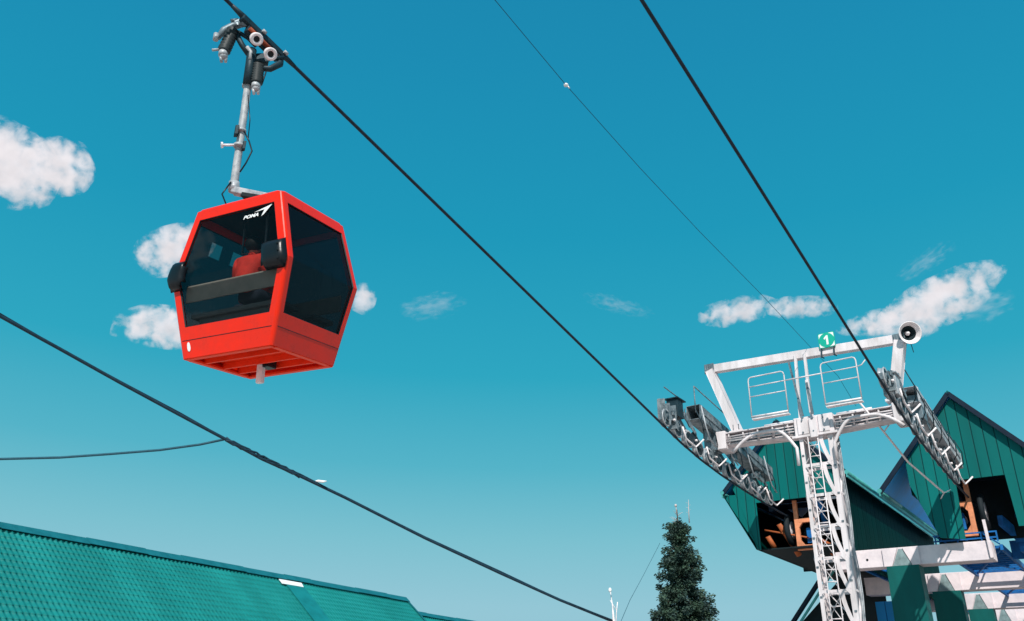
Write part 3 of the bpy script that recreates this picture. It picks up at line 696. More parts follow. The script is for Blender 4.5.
# sheave assemblies
def sheave_set(a, label, mirror):
    t = thing('sheave_assembly', W(TH+.3, a, 8.6), label, 'sheave assembly', 'wheel sets at the ends of the tower arm')
    def rz(H):   # rope height
        P_ = [(19.0, 8.43), (19.5, 8.33), (20.6, 8.10), (21.8, 7.92), (23.2, 7.78), (24.8, 7.68), (26.4, 7.60), (28, 7.55)]
        for (h0, z0), (h1, z1) in zip(P_, P_[1:]):
            if H <= h1: return z0 + (z1-z0)*(H-h0)/(h1-h0)
        return 7.55
    n = 12; Hs = [19.65 + i*.66 for i in range(n)]; r = .235
    for H in Hs:
        zc = rz(H) + r + .02; c_ = W(H, a, zc)
        x = MB(); x.lathe(c_, AV, [(-.05, .06), (-.055, r-.05), (-.075, r), (-.055, r+.014), (-.02, r-.012), (.02, r-.012), (.055, r+.014), (.075, r), (.055, r-.05), (.05, .06)], 20)
        s_ = x.build('sheave', M['galv'], t)
        x = MB(); x.cyl(c_ - AV*.11, c_ + AV*.11, .045, seg=10); x.cyl(c_ - AV*.062, c_ + AV*.062, r-.035, seg=18); x.build('hub', M['dark_steel'], s_)
    for i in range(0, n, 2):     # rocker plates over each pair
        H0, H1 = Hs[i], Hs[i+1]; z0 = rz(H0)+r+.02; z1 = rz(H1)+r+.02; hm = (H0+H1)/2; zm = (z0+z1)/2 + .26
        x = MB()
        for sg in (-.085, .075):
            x.prism([W(H0-.07, a+sg, z0-.05), W(H0+.05, a+sg, z0-.08), W(hm, a+sg, zm-.18), W(H1-.05, a+sg, z1-.08), W(H1+.07, a+sg, z1-.05), W(H1+.04, a+sg, z1+.09), W(hm+.09, a+sg, zm+.06), W(hm-.09, a+sg, zm+.06), W(H0-.04, a+sg, z0+.09)], AV*.01)
        x.cyl(W(hm, a-.13, zm), W(hm, a+.13, zm), .04, seg=10)
        x.build('rocker', M['dark_steel'] if (i//2) % 2 else M['worn_steel'], t)
    for i in range(0, n, 4):
        h0 = (Hs[i]+Hs[i+1])/2; h1 = (Hs[i+2]+Hs[i+3])/2; z0 = rz(h0)+r+.28; z1 = rz(h1)+r+.28; hm = (h0+h1)/2; zm = (z0+z1)/2+.28
        x = MB()
        for sg in (-.12, .105):
            x.prism([W(h0-.08, a+sg, z0-.06), W(hm, a+sg, zm-.14), W(h1+.08, a+sg, z1-.06), W(h1+.05, a+sg, z1+.07), W(hm+.1, a+sg, zm+.06), W(hm-.1, a+sg, zm+.06), W(h0-.05, a+sg, z0+.07)], AV*.014)
        x.cyl(W(hm, a-.16, zm), W(hm, a+.16, zm), .05, seg=10); x.build('equaliser', M['worn_steel'], t)
    # main girder, a hollow box
    B0, B1 = (W(21.5, a, 9.22), W(27.0, a, 8.60)) if mirror > 0 else (W(22.3, a, 8.93), W(27.3, a, 8.32)); wd = .20; hh = .21; ax = (B1-B0).normalized(); up = AV.cross(ax)*-1 if False else ax.cross(AV); up = up if up.z > 0 else -up
    x = MB()
    for sg in (-1, 1):
        x.beam(B0 + AV*sg*wd, B1 + AV*sg*wd, .012, 2*hh, up); x.beam(B0 + up*sg*hh, B1 + up*sg*hh, 2*wd-.012, .012, up)
    x.beam(B0.lerp(B1, .05) - AV*(wd+.02), B0.lerp(B1, .95) - AV*(wd+.02), .02, .05, up); x.beam(B0.lerp(B1, .02) + up*(hh+.02) - AV*wd*.8, B1 + up*(hh+.02) - AV*wd*.8, .05, .03, up)
    for k in range(7): x.beam(B0.lerp(B1, k/6*.96+.02) - AV*(wd+.012) - up*hh, B0.lerp(B1, k/6*.96+.02) - AV*(wd+.012) + up*hh, .03, .015, AV)
    x.build('girder', M['worn_steel'] if mirror > 0 else M['galv'], t)
    for k in (.16, .5, .84):
        x = MB(); p = B0.lerp(B1, k); H = p.dot(HV); x.beam(p - up*hh, W(H, a, rz(H)+r+.5), .16, .22, HV, .01); x.build('hanger_bracket', M['grey_steel'], t)
    x = MB()
    x.box(TH+.06, TH+.54, a-.2, a+.2, 8.36, 9.0, .02); x.build('saddle', M['grey_steel'], t)
    # entry guide plates at the uphill end
    x = MB()
    lo = 0 if mirror > 0 else .42
    for k, (H, zt, zb) in enumerate(((19.35, 9.00-lo, 8.42), (19.52, 9.05-lo, 8.40), (19.75, 8.98-lo, 8.36), (20.05, 9.0-lo, 8.35))):
        x.box(H, H+.05, a-.05-.03*k, a+.05+.02*k, zb, zt, .008)
    x.build('guide_plate', M['worn_steel'], t)
    x = MB(); x.box(20.15, 20.5, a-.16, a+.16, 8.72-lo, 9.22-lo, .01); x.box(20.1, 20.62, a-.2, a+.2, 9.22-lo, 9.25-lo); x.build('sensor_box', M['dark_steel'] if mirror > 0 else M['galv'], t)
    x = MB(); (x.tube([onA(684, 402, a), onA(664, 387, a)], .016, 6) if mirror > 0 else None); x.tube([W(20.5, a-.2, 9.0-lo), W(20.3, a-.26, 8.75-lo), W(20.6, a-.26, 8.5)], .018, 6)
    x.build('whip_rod', M['grey_steel'], t)
    for k, H in enumerate((20.9, 22.4, 23.9, 25.4, 26.9)):        # rope catchers: bent white bars
        x = MB(); z0 = rz(H); x.tube([W(H-.55, a-.17, z0+.42), W(H-.42, a-.19, z0+.12), W(H+.15, a-.20, z0+.02), W(H+.20, a-.34, z0+.14), W(H+.22, a-.42, z0+.22)], .024, 8)
        x.build('rope_catcher', M['pale_metal'], t)
    if mirror > 0:      # bent tube hoops hanging beside the wheels
        for k in range(4):
            H = 21.4 + k*1.55; z0 = rz(H)
            x = MB(); x.tube([W(H, a-.3, z0+1.35), W(H+.02, a-.38, z0+.75), W(H+.15, a-.40, z0+.45), W(H+.6, a-.38, z0+.30)], .020, 8); x.build('tube_hoop', M['galv'], t)
        x = MB(); x.tube([W(20.9, a-.34, 9.75), W(23.6, a-.34, 9.45)], .016, 6); x.tube([W(20.9, a-.34, 9.75), W(20.9, a-.34, 9.0)], .016, 6); x.tube([W(23.6, a-.34, 9.45), W(23.6, a-.34, 8.9)], .016, 6); x.build('hand_rail', M['worn_steel'], t)
    x = MB()
    for k in range(7):
        H = 21.2+k*.9; s_ = random.uniform(-.05, .05)
        x.tube([W(H, a-.2, rz(H)+1.2), W(H+.1, a-.33, rz(H)+.8+s_), W(H+.3, a-.28, rz(H)+.55), W(H+.55, a-.15, rz(H)+.5+s_)], .014, 6)
    x.build('control_cable', M['dark_steel'], t)
    x = MB()
    for k in range(n-1): H = Hs[k]+.33; x.cyl(W(H, a-.15, rz(H)+.34), W(H, a-.09, rz(H)+.34), .03, seg=8)
    x.build('axle_nut', M['pale_metal'], t)
    return t
sheave_set(RL, 'long row of wheels clamped on the left end of the tower arm', 1)
sheave_set(RR, 'long row of wheels on the right end of the tower arm, below the loudspeaker', -1)

# sign with the numeral
sgn = onH(827, 341, TH+.18); c_ = W(TH+.15, sgn.dot(AV), sgn.z+.02)
sg_ = thing('number_sign', W(TH+.15, sgn.dot(AV), 10.55), 'small green square sign with a white number one on the tower beam', 'sign')
x = MB(); S_ = .225
def rsq(r_, c0, hs, off):
    P_ = []
    for (sx, sz) in ((1, 1), (-1, 1), (-1, -1), (1, -1)):
        for k in range(5):
            th = {(1, 1): 0, (-1, 1): 90, (-1, -1): 180, (1, -1): 270}[(sx, sz)] + k*22.5
            P_.append(c0 + AV*(sx*(hs-r_) + r_*math.cos(R(th))) + ZV*(sz*(hs-r_) + r_*math.sin(R(th))) - HV*off)
    return P_
x.prism(rsq(.04, c_, S_, 0), HV*.012); pl = x.build('plate', M['sign_green'], sg_)
x = MB(); x.prism(rsq(.03, c_, S_*.90, .003), HV*.002); x.build('white_field', M['white_print'], sg_)
x = MB(); x.prism([c_ - HV*.007 + AV*math.cos(R(k*9))*S_*.93 + ZV*math.sin(R(k*9))*S_*.93 for k in range(40)], HV*.003); x.build('green_disc', M['sign_green'], sg_)
num = [(-.075, .055), (.0, .135), (.045, .135), (.045, -.14), (-.012, -.14), (-.012, .055), (-.055, .015)]
x = MB(); x.prism([c_ - HV*.012 - AV*p[0] + ZV*p[1] for p in num], HV*.003); x.build('numeral', M['white_print'], sg_)
x = MB()
for s_ in (-.17, .17): x.beam(c_ + AV*s_ - ZV*.20 + HV*.02, c_ + AV*s_ - ZV*.52 + HV*.0 - HV*.10, .03, .035, HV); x.beam(c_ + AV*s_ - ZV*.50 - HV*.10, c_ + AV*(s_-.05) - ZV*.54 - HV*.05, .03, .03, HV)
x.build('bracket', M['dark_steel'], sg_)

# loudspeaker horn
hp = onH(909, 333, TH+.15)
ls = thing('loudspeaker', hp, 'white horn loudspeaker on the right end of the tower beam', 'loudspeaker')
ax = (CAM - hp).normalized() + _R*.38 + ZV*.10; ax.normalize()
x = MB(); x.lathe(hp - ax*.28, ax, [(0, .06), (.02, .10), (.10, .11), (.16, .14), (.24, .20), (.33, .285), (.36, .300), (.365, .285), (.33, .262), (.22, .17), (.10, .10), (.02, .07)], 32); x.build('horn', M['pale_metal'], ls)
x = MB(); x.lathe(hp - ax*.16, ax, [(0, .0), (0, .07), (.08, .06), (.13, .035), (.15, .0)], 16); x.build('driver', M['pale_metal'], ls)
x = MB(); x.lathe(hp - ax*.272, ax, [(.0, .0), (.0, .06), (.05, .098), (.16, .150), (.245, .206), (.24, .19), (.02, .0)], 20); x.build('throat_shade', M['dark_gap'], ls)  # dark liner painted in for the shade inside the horn
x = MB(); x.beam(hp - ax*.2 - ZV*.02, rt + ZV*.02, .05, .16, HV); x.tube([hp - ax*.2, hp - ax*.2 - ZV*.35 - AV*.08, hp - ax*.1 - ZV*.55 - AV*.06], .01, 6); x.build('bracket', M['dark_steel'], ls)

# ------------------------------------------------------------------ station huts
HF = 28.0; HB = 42.0
def hut(HB, ac, apz, la, lz, ra, rz_, wl, wr, wallpoly, label, open_, low):
    t = thing('station_hut', W(HF, ac, 5.6), label, 'station hut', 'green sheet-metal huts the ropes run into')
    # roof slabs (top sheet, blue soffit, dark rake)
    for (ea, ez, nm) in ((la, lz, 'l'), (ra, rz_, 'r')):
        d = Vector(W(0, ea-ac, ez-apz)); 
        x = MB(); x.prism([W(HF-.02, ac, apz), W(HF-.02, ea, ez), W(HB, ea, ez), W(HB, ac, apz)], ZV*.05); ro = x.build('roof_sheet', M['roof_sheet'], t)
        x = MB(); x.prism([W(HF, ac, apz-.06), W(HF, ea, ez-.06), W(HB, ea, ez-.06), W(HB, ac, apz-.06)], ZV*.055); x.build('soffit', M['blue_sheet'], t)
        x = MB(); x.beam(W(HF-.05, ac, apz-.06), W(HF-.05, ea, ez-.06), .05, .14, HV.cross(d.normalized())); x.build('rake_board', M['dark_edge'], t)
        x = MB(); x.tube([W(HF-.1, ea, ez-.02), W(HB, ea, ez-.02)], .07, 8); x.beam(W(HF-.1, ea, ez-.13), W(HB, ea, ez-.13), .04, .10); x.build('gutter', M['trim_green'], t)
    HWf = HF + .10
    for i, pl_ in enumerate(wallpoly):
        x = MB(); x.prism([W(HWf, p[0], p[1]) for p in pl_], HV*.06); x.build('front_wall', M['clad'], t)
    for a_, zt, zb, sg in ((wl, low[0], low[1], 1), (wr, low[2], low[3], -1)):
        x = MB(); x.prism([W(HWf+.061, a_, zb), W(HB-.1, a_, zb), W(HB-.1, a_, zt), W(HWf+.061, a_, zt)], AV*(-.05*sg)); x.build('side_wall', M['clad_shaded'], t)
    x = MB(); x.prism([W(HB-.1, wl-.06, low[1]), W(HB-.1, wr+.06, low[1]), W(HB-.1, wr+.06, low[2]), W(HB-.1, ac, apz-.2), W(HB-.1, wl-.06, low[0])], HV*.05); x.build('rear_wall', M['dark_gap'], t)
    return t
# left hut
L_apz = 10.7
hl = hut(42.0, 9.2, L_apz, 11.35, 8.45, 7.12, 8.62, 11.0, 7.42, [
    [(9.2, 10.52), (11.05, 8.62), (10.92, 8.3), (10.25, 8.0), (7.44, 8.0), (7.44, 8.75)],
    [(10.92, 8.298), (10.25, 7.998), (10.24, 6.45), (10.36, 6.47)],
    ], 'left green gable hut behind the tower mast, open underneath', None, (8.6, 8.35, 8.7, 5.9))
hr = hut(30.5, 3.78, 10.68, 6.22, 7.9, 1.35, 7.95, 5.36, 1.7, [
    [(3.78, 10.5), (5.36, 8.72), (5.36, 7.98), (1.7, 7.98), (1.7, 8.3)],
    [(5.36, 7.978), (4.78, 6.36), (4.12, 6.26), (4.08, 7.978)],
    [(2.76, 7.978), (2.70, 6.5), (1.7, 6.5), (1.7, 7.978)],
    ], 'right green gable hut at the picture edge, tall peaked front', None, (8.75, 7.7, 8.3, 6.5))
x = MB(); x.prism([W(30.5, 6.22, 7.84), W(30.5, 5.4, 8.77), W(42, 5.4, 8.77), W(42, 6.22, 7.84)], ZV*.05); x.build('eave_strip', M['blue_sheet'], hr)
x = MB(); x.tube([W(30.5, 6.22, 7.88), W(43, 6.22, 7.88)], .07, 8); x.beam(W(30.5, 6.22, 7.77), W(43, 6.22, 7.77), .04, .10); x.build('gutter', M['trim_green'], hr)
# slanted left cheek of the left hut and its low eave wing
x = MB(); x.prism([W(HF+.1, 11.38, 8.36), W(HF+.1, 10.95, 8.35), W(HF+.1, 10.3, 6.47), W(HF+.1, 10.6, 7.0)], HV*.05); x.build('cheek_panel', M['clad'], hl)
x = MB(); x.prism([W(HF+.1, 11.38, 8.40), W(HF+.1, 10.36, 6.47), W(HB, 10.36, 6.47), W(HB, 11.0, 8.4)], AV*.04); x.build('cheek_side', M['clad_shaded'], hl)
# dark sheets painted as inner shade so that the openings read deep
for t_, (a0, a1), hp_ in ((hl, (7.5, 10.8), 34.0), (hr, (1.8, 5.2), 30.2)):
    x = MB(); x.prism([W(hp_, a0, 6.52), W(hp_, a1, 6.52), W(hp_, a1, 8.4), W(hp_, (a0+a1)/2, 9.8), W(hp_, a0, 8.4)], HV*.05); x.build('opening_shade', M['dark_gap'], t_)
    x = MB()
    for k in range(3): x.beam(W(28.6+k*1.0, a0+.1, 8.3), W(28.6+k*1.0, a1-.1, 8.3), .12, .16)
    x.beam(W(28.5, a0+.5, 8.15), W(hp_-.1, a0+.5, 8.15), .2, .2); x.beam(W(28.5, a1-.9, 7.9), W(hp_-.1, a1-.9, 7.9), .15, .3)
    x.build('roof_frame', M['dark_edge'], t_)
    x = MB(); x.tube([W(28.5+k*.28, a0+.75+.05*k, 8.0-.9*math.sin(k*.33)) for k in range(9)], .10, 8); x.build('duct', M['blue_steel'], t_)
# underside of the left hut: joists with orange struts
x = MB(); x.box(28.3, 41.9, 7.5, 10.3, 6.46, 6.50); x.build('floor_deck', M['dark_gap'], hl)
x = MB()
x.tube([W(28.6, 10.15, 6.95), W(28.8, 10.0, 6.55)], .09, 10); x.tube([W(28.7, 9.75, 7.35), W(29.2, 9.35, 6.35)], .095, 10); x.tube([W(29.2, 8.9, 7.2), W(30.2, 8.4, 6.35)], .095, 10)
x.tube([W(29.0, 8.75, 6.9), W(29.0, 8.2, 6.55)], .06, 8); x.tube([W(28.5, 10.2, 7.15), W(28.9, 8.5, 6.75)], .03, 8)
x.build('strut', M['dark_orange'], hl)

# drive wheel frames standing in the openings
def wheel_frame(a, label, H, m):
    """m = +1: cross bars run to the right of the upright, -1: to the left"""
    t = thing('wheel_frame', W(H, a, 6.3), label, 'wheel frame', 'orange frames in the hut openings')
    A = lambda d: a - m*d
    def bx(x, h0, h1, d0, d1, z0, z1): x.box(h0, h1, min(A(d0), A(d1)), max(A(d0), A(d1)), z0, z1, .01)
    x = MB(); bx(x, H, H+.12, 0, .14, 6.42, 8.05)
    bx(x, H+.001, H+.119, .14, .75, 7.30, 7.44); bx(x, H+.001, H+.119, .14, .80, 6.42, 6.58); bx(x, H+.15, H+.27, .62, .74, 6.58, 7.30)
    x.prism([W(H+.002, A(.14), 7.30), W(H+.002, A(.26), 7.30), W(H+.002, A(.14), 7.15)], HV*.11); x.prism([W(H+.002, A(.14), 6.58), W(H+.002, A(.26), 6.58), W(H+.002, A(.14), 6.74)], HV*.11)
    x.build('frame', M['orange'], t)
    c_ = W(H+.45, A(.42), 6.95)
    x = MB(); x.lathe(c_, HV, [(-.07, .18), (-.07, .27), (-.03, .30), (.03, .30), (.07, .27), (.07, .18)], 26); wh = x.build('tyre', M['rubber'], t)
    x = MB(); x.lathe(c_, HV, [(-.06, .0), (-.06, .05), (-.02, .07), (-.05, .18), (.05, .18)], 20); x.build('rim', M['pale_metal'], wh)
    c2 = W(H+.32, A(-.24), 7.15)
    x = MB(); x.lathe(c2, AV, [(-.06, .28), (-.07, .50), (0, .53), (.07, .50), (.06, .28)], 30); w2 = x.build('tyre', M['rubber'], t)
    x = MB(); x.lathe(c2, AV, [(.055, .0), (-.055, .0), (-.065, .06), (-.035, .12), (-.06, .30), (.05, .30)], 24); x.build('rim', M['pale_metal'], w2)
    x = MB(); bx(x, H+.2, H+.4, .30, .58, 6.66, 7.15); x.cyl(W(H+.1, A(.44), 6.9), W(H+.2, A(.44), 6.9), .1, seg=14); x.build('motor', M['blue_steel'], t)
    return t
pL = onH(794, 520, 28.6).dot(AV); pR = onH(972, 505, 28.6).dot(AV)
wheel_frame(pL, 'orange frame with tyres inside the left hut, beside the mast', 28.6, 1)
wheel_frame(pR, 'orange frame with tyres inside the right hut opening', 28.6, -1)

# concrete portal frames: each a beam on one column
bh = [(28.35, 7.95, 3.52), (34.5, 8.75, 2.6), (41.1, 8.9, 2.4), (47.4, 8.9, 2.4)]
lab = ['pale concrete beam on a green column, nearest the lift tower', 'second concrete beam back on its green column', 'third concrete beam back on its green column', 'farthest concrete beam on its green column under the station']
for i, (H, a1, a0) in enumerate(bh):
    t = thing('concrete_portal', W(H+.45, 6.0, 0), lab[i], 'concrete frame', 'concrete frames carrying the station')
    x = MB(); zt = 6.22; zb = 5.68 if i == 0 else 5.60; cc_ = 6.0
    x.box(H, H+.6, a0, a1, zb, zt, .015); x.build('beam', M['concrete'], t)
    x = MB()     # column head painted in the grey of a shaded recess, then the tapering shaft, proud of the beam face
    f0 = H - .06
    x.prism([W(f0, cc_+.27, zb-.004), W(f0, cc_+.05, zt-.06), W(f0, cc_-.05, zt-.06), W(f0, cc_-.27, zb-.004)], HV*.055)
    x.build('column_head', M['head_shade'], t)
    x = MB(); s0 = .46; s1 = .52
    x.prism([W(f0, cc_+s0, zb-.006), W(f0, cc_-s0, zb-.006), W(f0, cc_-s1, 0), W(f0, cc_+s1, 0)], HV*.6); x.build('column', M['col_green'], t)
    for sg in (-1, 1):
        x = MB(); x.prism([W(f0-.0, cc_+sg*.29, zb-.003), W(f0, cc_+sg*.52, zb-.003), W(f0, cc_+sg*.52, zt-.02), W(f0, cc_+sg*.07, zt-.02)], HV*.058); x.build('haunch', M['concrete'], t)
    x = MB(); x.cyl(W(H-.012, a1-1.6, 6.0), W(H+.01, a1-1.6, 6.0), .04); x.cyl(W(H-.012, cc_+1.0, 5.92), W(H+.01, cc_+1.0, 5.92), .035); x.build('bolt_hole', M['dark_gap'], t)
# blue steel walkways between the frames
for i, (H, a1, a0) in enumerate(bh[:3]):
    for (w0, w1, zz, desc) in ((3.35, 4.9, 6.10, 'right'), (7.0, 7.85, 6.10, 'left')):
        t = thing('steel_walkway', W(H+.9, (w0+w1)/2, zz), ('blue steel walkway under the %s hut, in the %s gap between the beams' % (desc, ('nearest', 'middle', 'farthest')[i])), 'walkway', 'blue steel walkways between concrete beams')
        x = MB(); h0 = H+.63; h1 = bh[i+1][0]-.03
        for aa in (w0, w1): x.beam(W(h0, aa, zz), W(h1, aa, zz), .08, .16)
        x.beam(W(h0+.1, w0, zz), W(h1-.1, w1, zz), .05, .06); x.beam(W(h0+.1, w1, zz-.02), W(h1-.1, w0, zz-.02), .05, .06)
        x.build('joist', M['blue_steel'], t)
        x = MB(); k = h0 + .15
        while k < h1: x.beam(W(k, w0+.04, zz+.03), W(k, w1-.04, zz+.03), .06, .08); k += .42
        x.build('cross_bar', M['blue_steel'], t)
# rail on the front beam
t = thing('platform_rail', W(28.8, 3.9, 6.2), 'low blue railing on top of the nearest concrete beam', 'railing')
x = MB()
for aa in (5.0, 4.4, 3.75, 3.35): x.beam(W(28.5, aa, 6.2), W(28.5, aa, 6.5), .04, .04, HV)
for zz in (6.32, 6.48): x.beam(W(28.5, 5.05, zz), W(28.5, 3.33, zz), .035, .04)
for aa in (5.0, 4.4, 3.75): x.beam(W(28.5, aa, 6.48), W(29.15, aa-.35, 6.22), .03, .03)
x.build('rail', M['blue_steel'], t)
x = MB(); x.beam(W(28.3, 3.56, 5.72), W(28.3, 3.58, 6.80), .08, .06, HV); x.build('end_post', M['concrete'], t)
# slanted blue bracing to the right of the beam end
t = thing('steel_bracing', W(30, 2.3, 5.6), 'slanting blue steel braces right of the nearest concrete beam end', 'steel bracing')
x = MB(); x.beam(W(29.2, 3.25, 6.9), W(33.5, 2.6, 6.2), .14, .30); x.beam(W(29.6, 2.9, 6.1), W(33.6, 2.3, 5.9), .1, .16); x.beam(W(30.4, 1.2, 6.5), W(30.4, 3.1, 6.5), .1, .14); x.beam(W(29.5, 2.0, 6.9), W(33.5, 2.0, 6.7), .16, .22)
x.build('brace', M['blue_steel'], t)
x = MB(); x.beam(W(30.7, .8, 6.25), W(30.7, 3.3, 6.25), .12, .55); x.build('girder', M['blue_steel'], t)
# ground-floor block of the station with blue sheet walls
t = thing('station_block', W(40, 7, 0), 'blue sheet-metal wall of the ground floor behind the concrete columns', 'building')
x = MB(); x.box(35.4, 35.8, 7.0, 8.7, 0, 5.45); x.build('wall', M['clad_blue'], t)
x = MB(); x.box(50, 60, 0, 12, 0, 5.2); x.build('dark_wall', M['dark_gap'], t)
x = MB(); x.box(35.2, 35.35, 7.3, 7.42, 0, 5.4); x.build('downpipe', M['dark_orange'], t)
x = MB(); x.box(49.9, 60.1, -.1, 12.1, 5.21, 5.30); x.build('slab', M['concrete'], t)
# low gable behind the foot of the tower
t = thing('low_gable', W(33.5, 10, 0), 'dark low gable with a green verge, left of the tower foot', 'building')
p0 = onH(825, 574, 33.5); p1 = onH(784, 638, 33.5); 
A0, Z0_, A1, Z1_ = p0.dot(AV), p0.z, p1.dot(AV), p1.z
x = MB(); x.prism([W(33.6, A0-.6, Z0_-.1), W(33.6, A1, Z1_-.1), W(33.6, A1, 0), W(33.6, A0-.6, 0)], HV*6); x.build('wall', M['dark_gap'], t)
dd = W(0, A1-A0, Z1_-Z0_); dn = dd.normalized()
x = MB(); x.beam(W(33.4, A0, Z0_) - dn*.6, W(33.4, A1, Z1_) + dn*1.5, .2, .12, HV.cross(dn)); x.build('verge', M['dark_edge'], t)
x = MB(); x.beam(W(33.35, A0-.22, Z0_-.1) - dn*.6, W(33.35, A1-.22, Z1_-.1) + dn*1.5, .1, .07, HV.cross(dn)); x.build('verge_trim', M['trim_green'], t)

# ------------------------------------------------------------------ tiled-roof building, lower left
rdv = Vector((.507, .862, 0)).normalized(); rp_ = Vector((rdv.y, -rdv.x, 0)); TH_ = R(40); dn = (rp_*math.cos(TH_) - ZV*math.sin(TH_)); nr = rdv.cross(dn); nr = nr if nr.z > 0 else -nr
RE = Vector((-6.22, 54.81, 7.47))
def tiled(RE, Lr, Ls, label, strip=None, gable_wall=True):
    bmx = Matrix((rdv, rp_, ZV)).transposed()
    if bmx.determinant() < 0: bmx = Matrix((rdv, -rp_, ZV)).transposed()
    t = thing('tiled_house', Vector((RE.x, RE.y, 0)), label, 'house', None, bmx.to_4x4())
    pitch = .225; row = .37; nw = int(Lr/pitch); nrw = int(Ls/row); sub = 5
    ts = [0, .22, .5, .78, 1.0] # wave samples
    x = MB(); prevrow = None
    def pt(s_, d_, h_): return RE - rdv*s_ + dn*d_ + nr*h_
    for j in range(nrw):
        rows = []
        for (q, hh) in ((0, .0), (.55, .010), (.90, .022), (1.0, .020)):
            r_ = []
            for i in range(nw):
                for k in range(4):
                    s_ = (i + k/4)*pitch; wv = .030*math.sin(2*math.pi*k/4 + .6) 
                    cut = .055*math.sin(2*math.pi*k/4 + .6) if q >= .93 or q == 0 else .02*math.sin(2*math.pi*k/4 + .6)
                    r_.append(x.bm.verts.new(pt(s_, (j+q)*row + cut, hh + wv)))
            rows.append(r_)
        if prevrow:
            for i in range(len(rows[0])-1): x.bm.faces.new((prevrow[i], prevrow[i+1], rows[0][i+1], rows[0][i]))
        for a_, b_ in zip(rows, rows[1:]):
            for i in range(len(a_)-1): x.bm.faces.new((a_[i], a_[i+1], b_[i+1], b_[i]))
        prevrow = rows[-1]
    for f in x.bm.faces: f.smooth = True
    ro = x.build('tiled_slope', M['tiles'], t, fixn=False)
    md = None
    # rear slope and walls
    dn2 = (-rp_*math.cos(TH_) - ZV*math.sin(TH_))
    x = MB(); x.prism([RE, RE - rdv*Lr, RE - rdv*Lr + dn2*Ls, RE + dn2*Ls], -ZV*.05); x.build('rear_slope', M['roof_sheet'], t)
    x = MB(); pw = rp_*(Ls*math.cos(TH_)-.5); zt = RE.z - Ls*math.sin(TH_) + .35
    b0 = RE - rdv*.4; b1 = RE - rdv*(Lr-.4)
    def wl(p, q): x.prism([Vector((p.x, p.y, 0)), Vector((q.x, q.y, 0)), Vector((q.x, q.y, zt)), Vector((p.x, p.y, zt))], (q-p).normalized().cross(ZV)*.05)
    wl(b0+pw, b1+pw); wl(b1-pw, b0-pw); wl(b0-pw, b0+pw); wl(b1+pw, b1-pw)
    gw = [b0+pw, b0-pw]; x.prism([Vector((b0+pw).xy.to_3d()) + ZV*zt, Vector((b0-pw).xy.to_3d()) + ZV*zt, b0 - ZV*.12], -rdv*.05)
    x.prism([Vector((b1+pw).xy.to_3d()) + ZV*zt, Vector((b1-pw).xy.to_3d()) + ZV*zt, b1 - ZV*.12], rdv*.05)
    x.build('wall', M['plaster'], t)
    # ridge capping in overlapping lengths
    x = MB(); s_ = -.12; k = 0
    while s_ < Lr:
        l_ = 2.0 + (k % 3)*.9; s2 = min(Lr, s_+l_); lift = .035 + .022*(k % 2)
        for dd_ in (dn, dn2):
            n2 = nr if dd_ is dn else Vector((-nr.x, -nr.y, nr.z))
            p0 = RE - rdv*s_ + ZV*(lift+.08); p1 = RE - rdv*s2 + ZV*(lift+.08)
            x.prism([p0, p1, p1 + dd_*.42, p0 + dd_*.42], n2*.02)
        s_ = s2 - .03 if s2 < Lr - .01 else Lr + 1; k += 1
    x.build('ridge_cap', M['ridge_teal'], t)
    x = MB(); x.prism([RE + rdv*.03 + nr*.07, RE - rdv*.10 + nr*.07, RE - rdv*.10 + nr*.07 + dn*Ls, RE + rdv*.03 + nr*.07 + dn*Ls], nr*.02)
    x.prism([RE + rdv*.03, RE + rdv*.05, RE + rdv*.05 + dn*Ls, RE + rdv*.03 + dn*Ls], nr*.10 - ZV*0); x.build('verge', M['ridge_teal'], t)
    if strip:
        s0, s1 = strip
        x = MB(); x.prism([RE - rdv*s0 + nr*.075 + dn*.42, RE - rdv*s1 + nr*.075 + dn*.42, RE - rdv*s1 + nr*.075 + dn*Ls, RE - rdv*s0 + nr*.075 + dn*Ls], nr*.02); x.build('valley_flashing', M['flashing'], t)
        x = MB(); x.prism([RE - rdv*s0 + nr*.085 + dn*.44, RE - rdv*(s1+.3) + nr*.085 + dn*.44, RE - rdv*(s1+.3) + nr*.085 + dn*.80, RE - rdv*(s0+.1) + nr*.085 + dn*.80], nr*.03); x.build('white_patch', M['white_print'], t)
    return t
tiled(RE, 46, 7.0, 'long teal metal-tiled roof in the lower left corner, with a white patch', (9.55, 10.9))
tiled(Vector((-1.2, 69.5, 7.25)), 12, 5.0, 'smaller blue-green ridge just right of the long tiled roof', None)

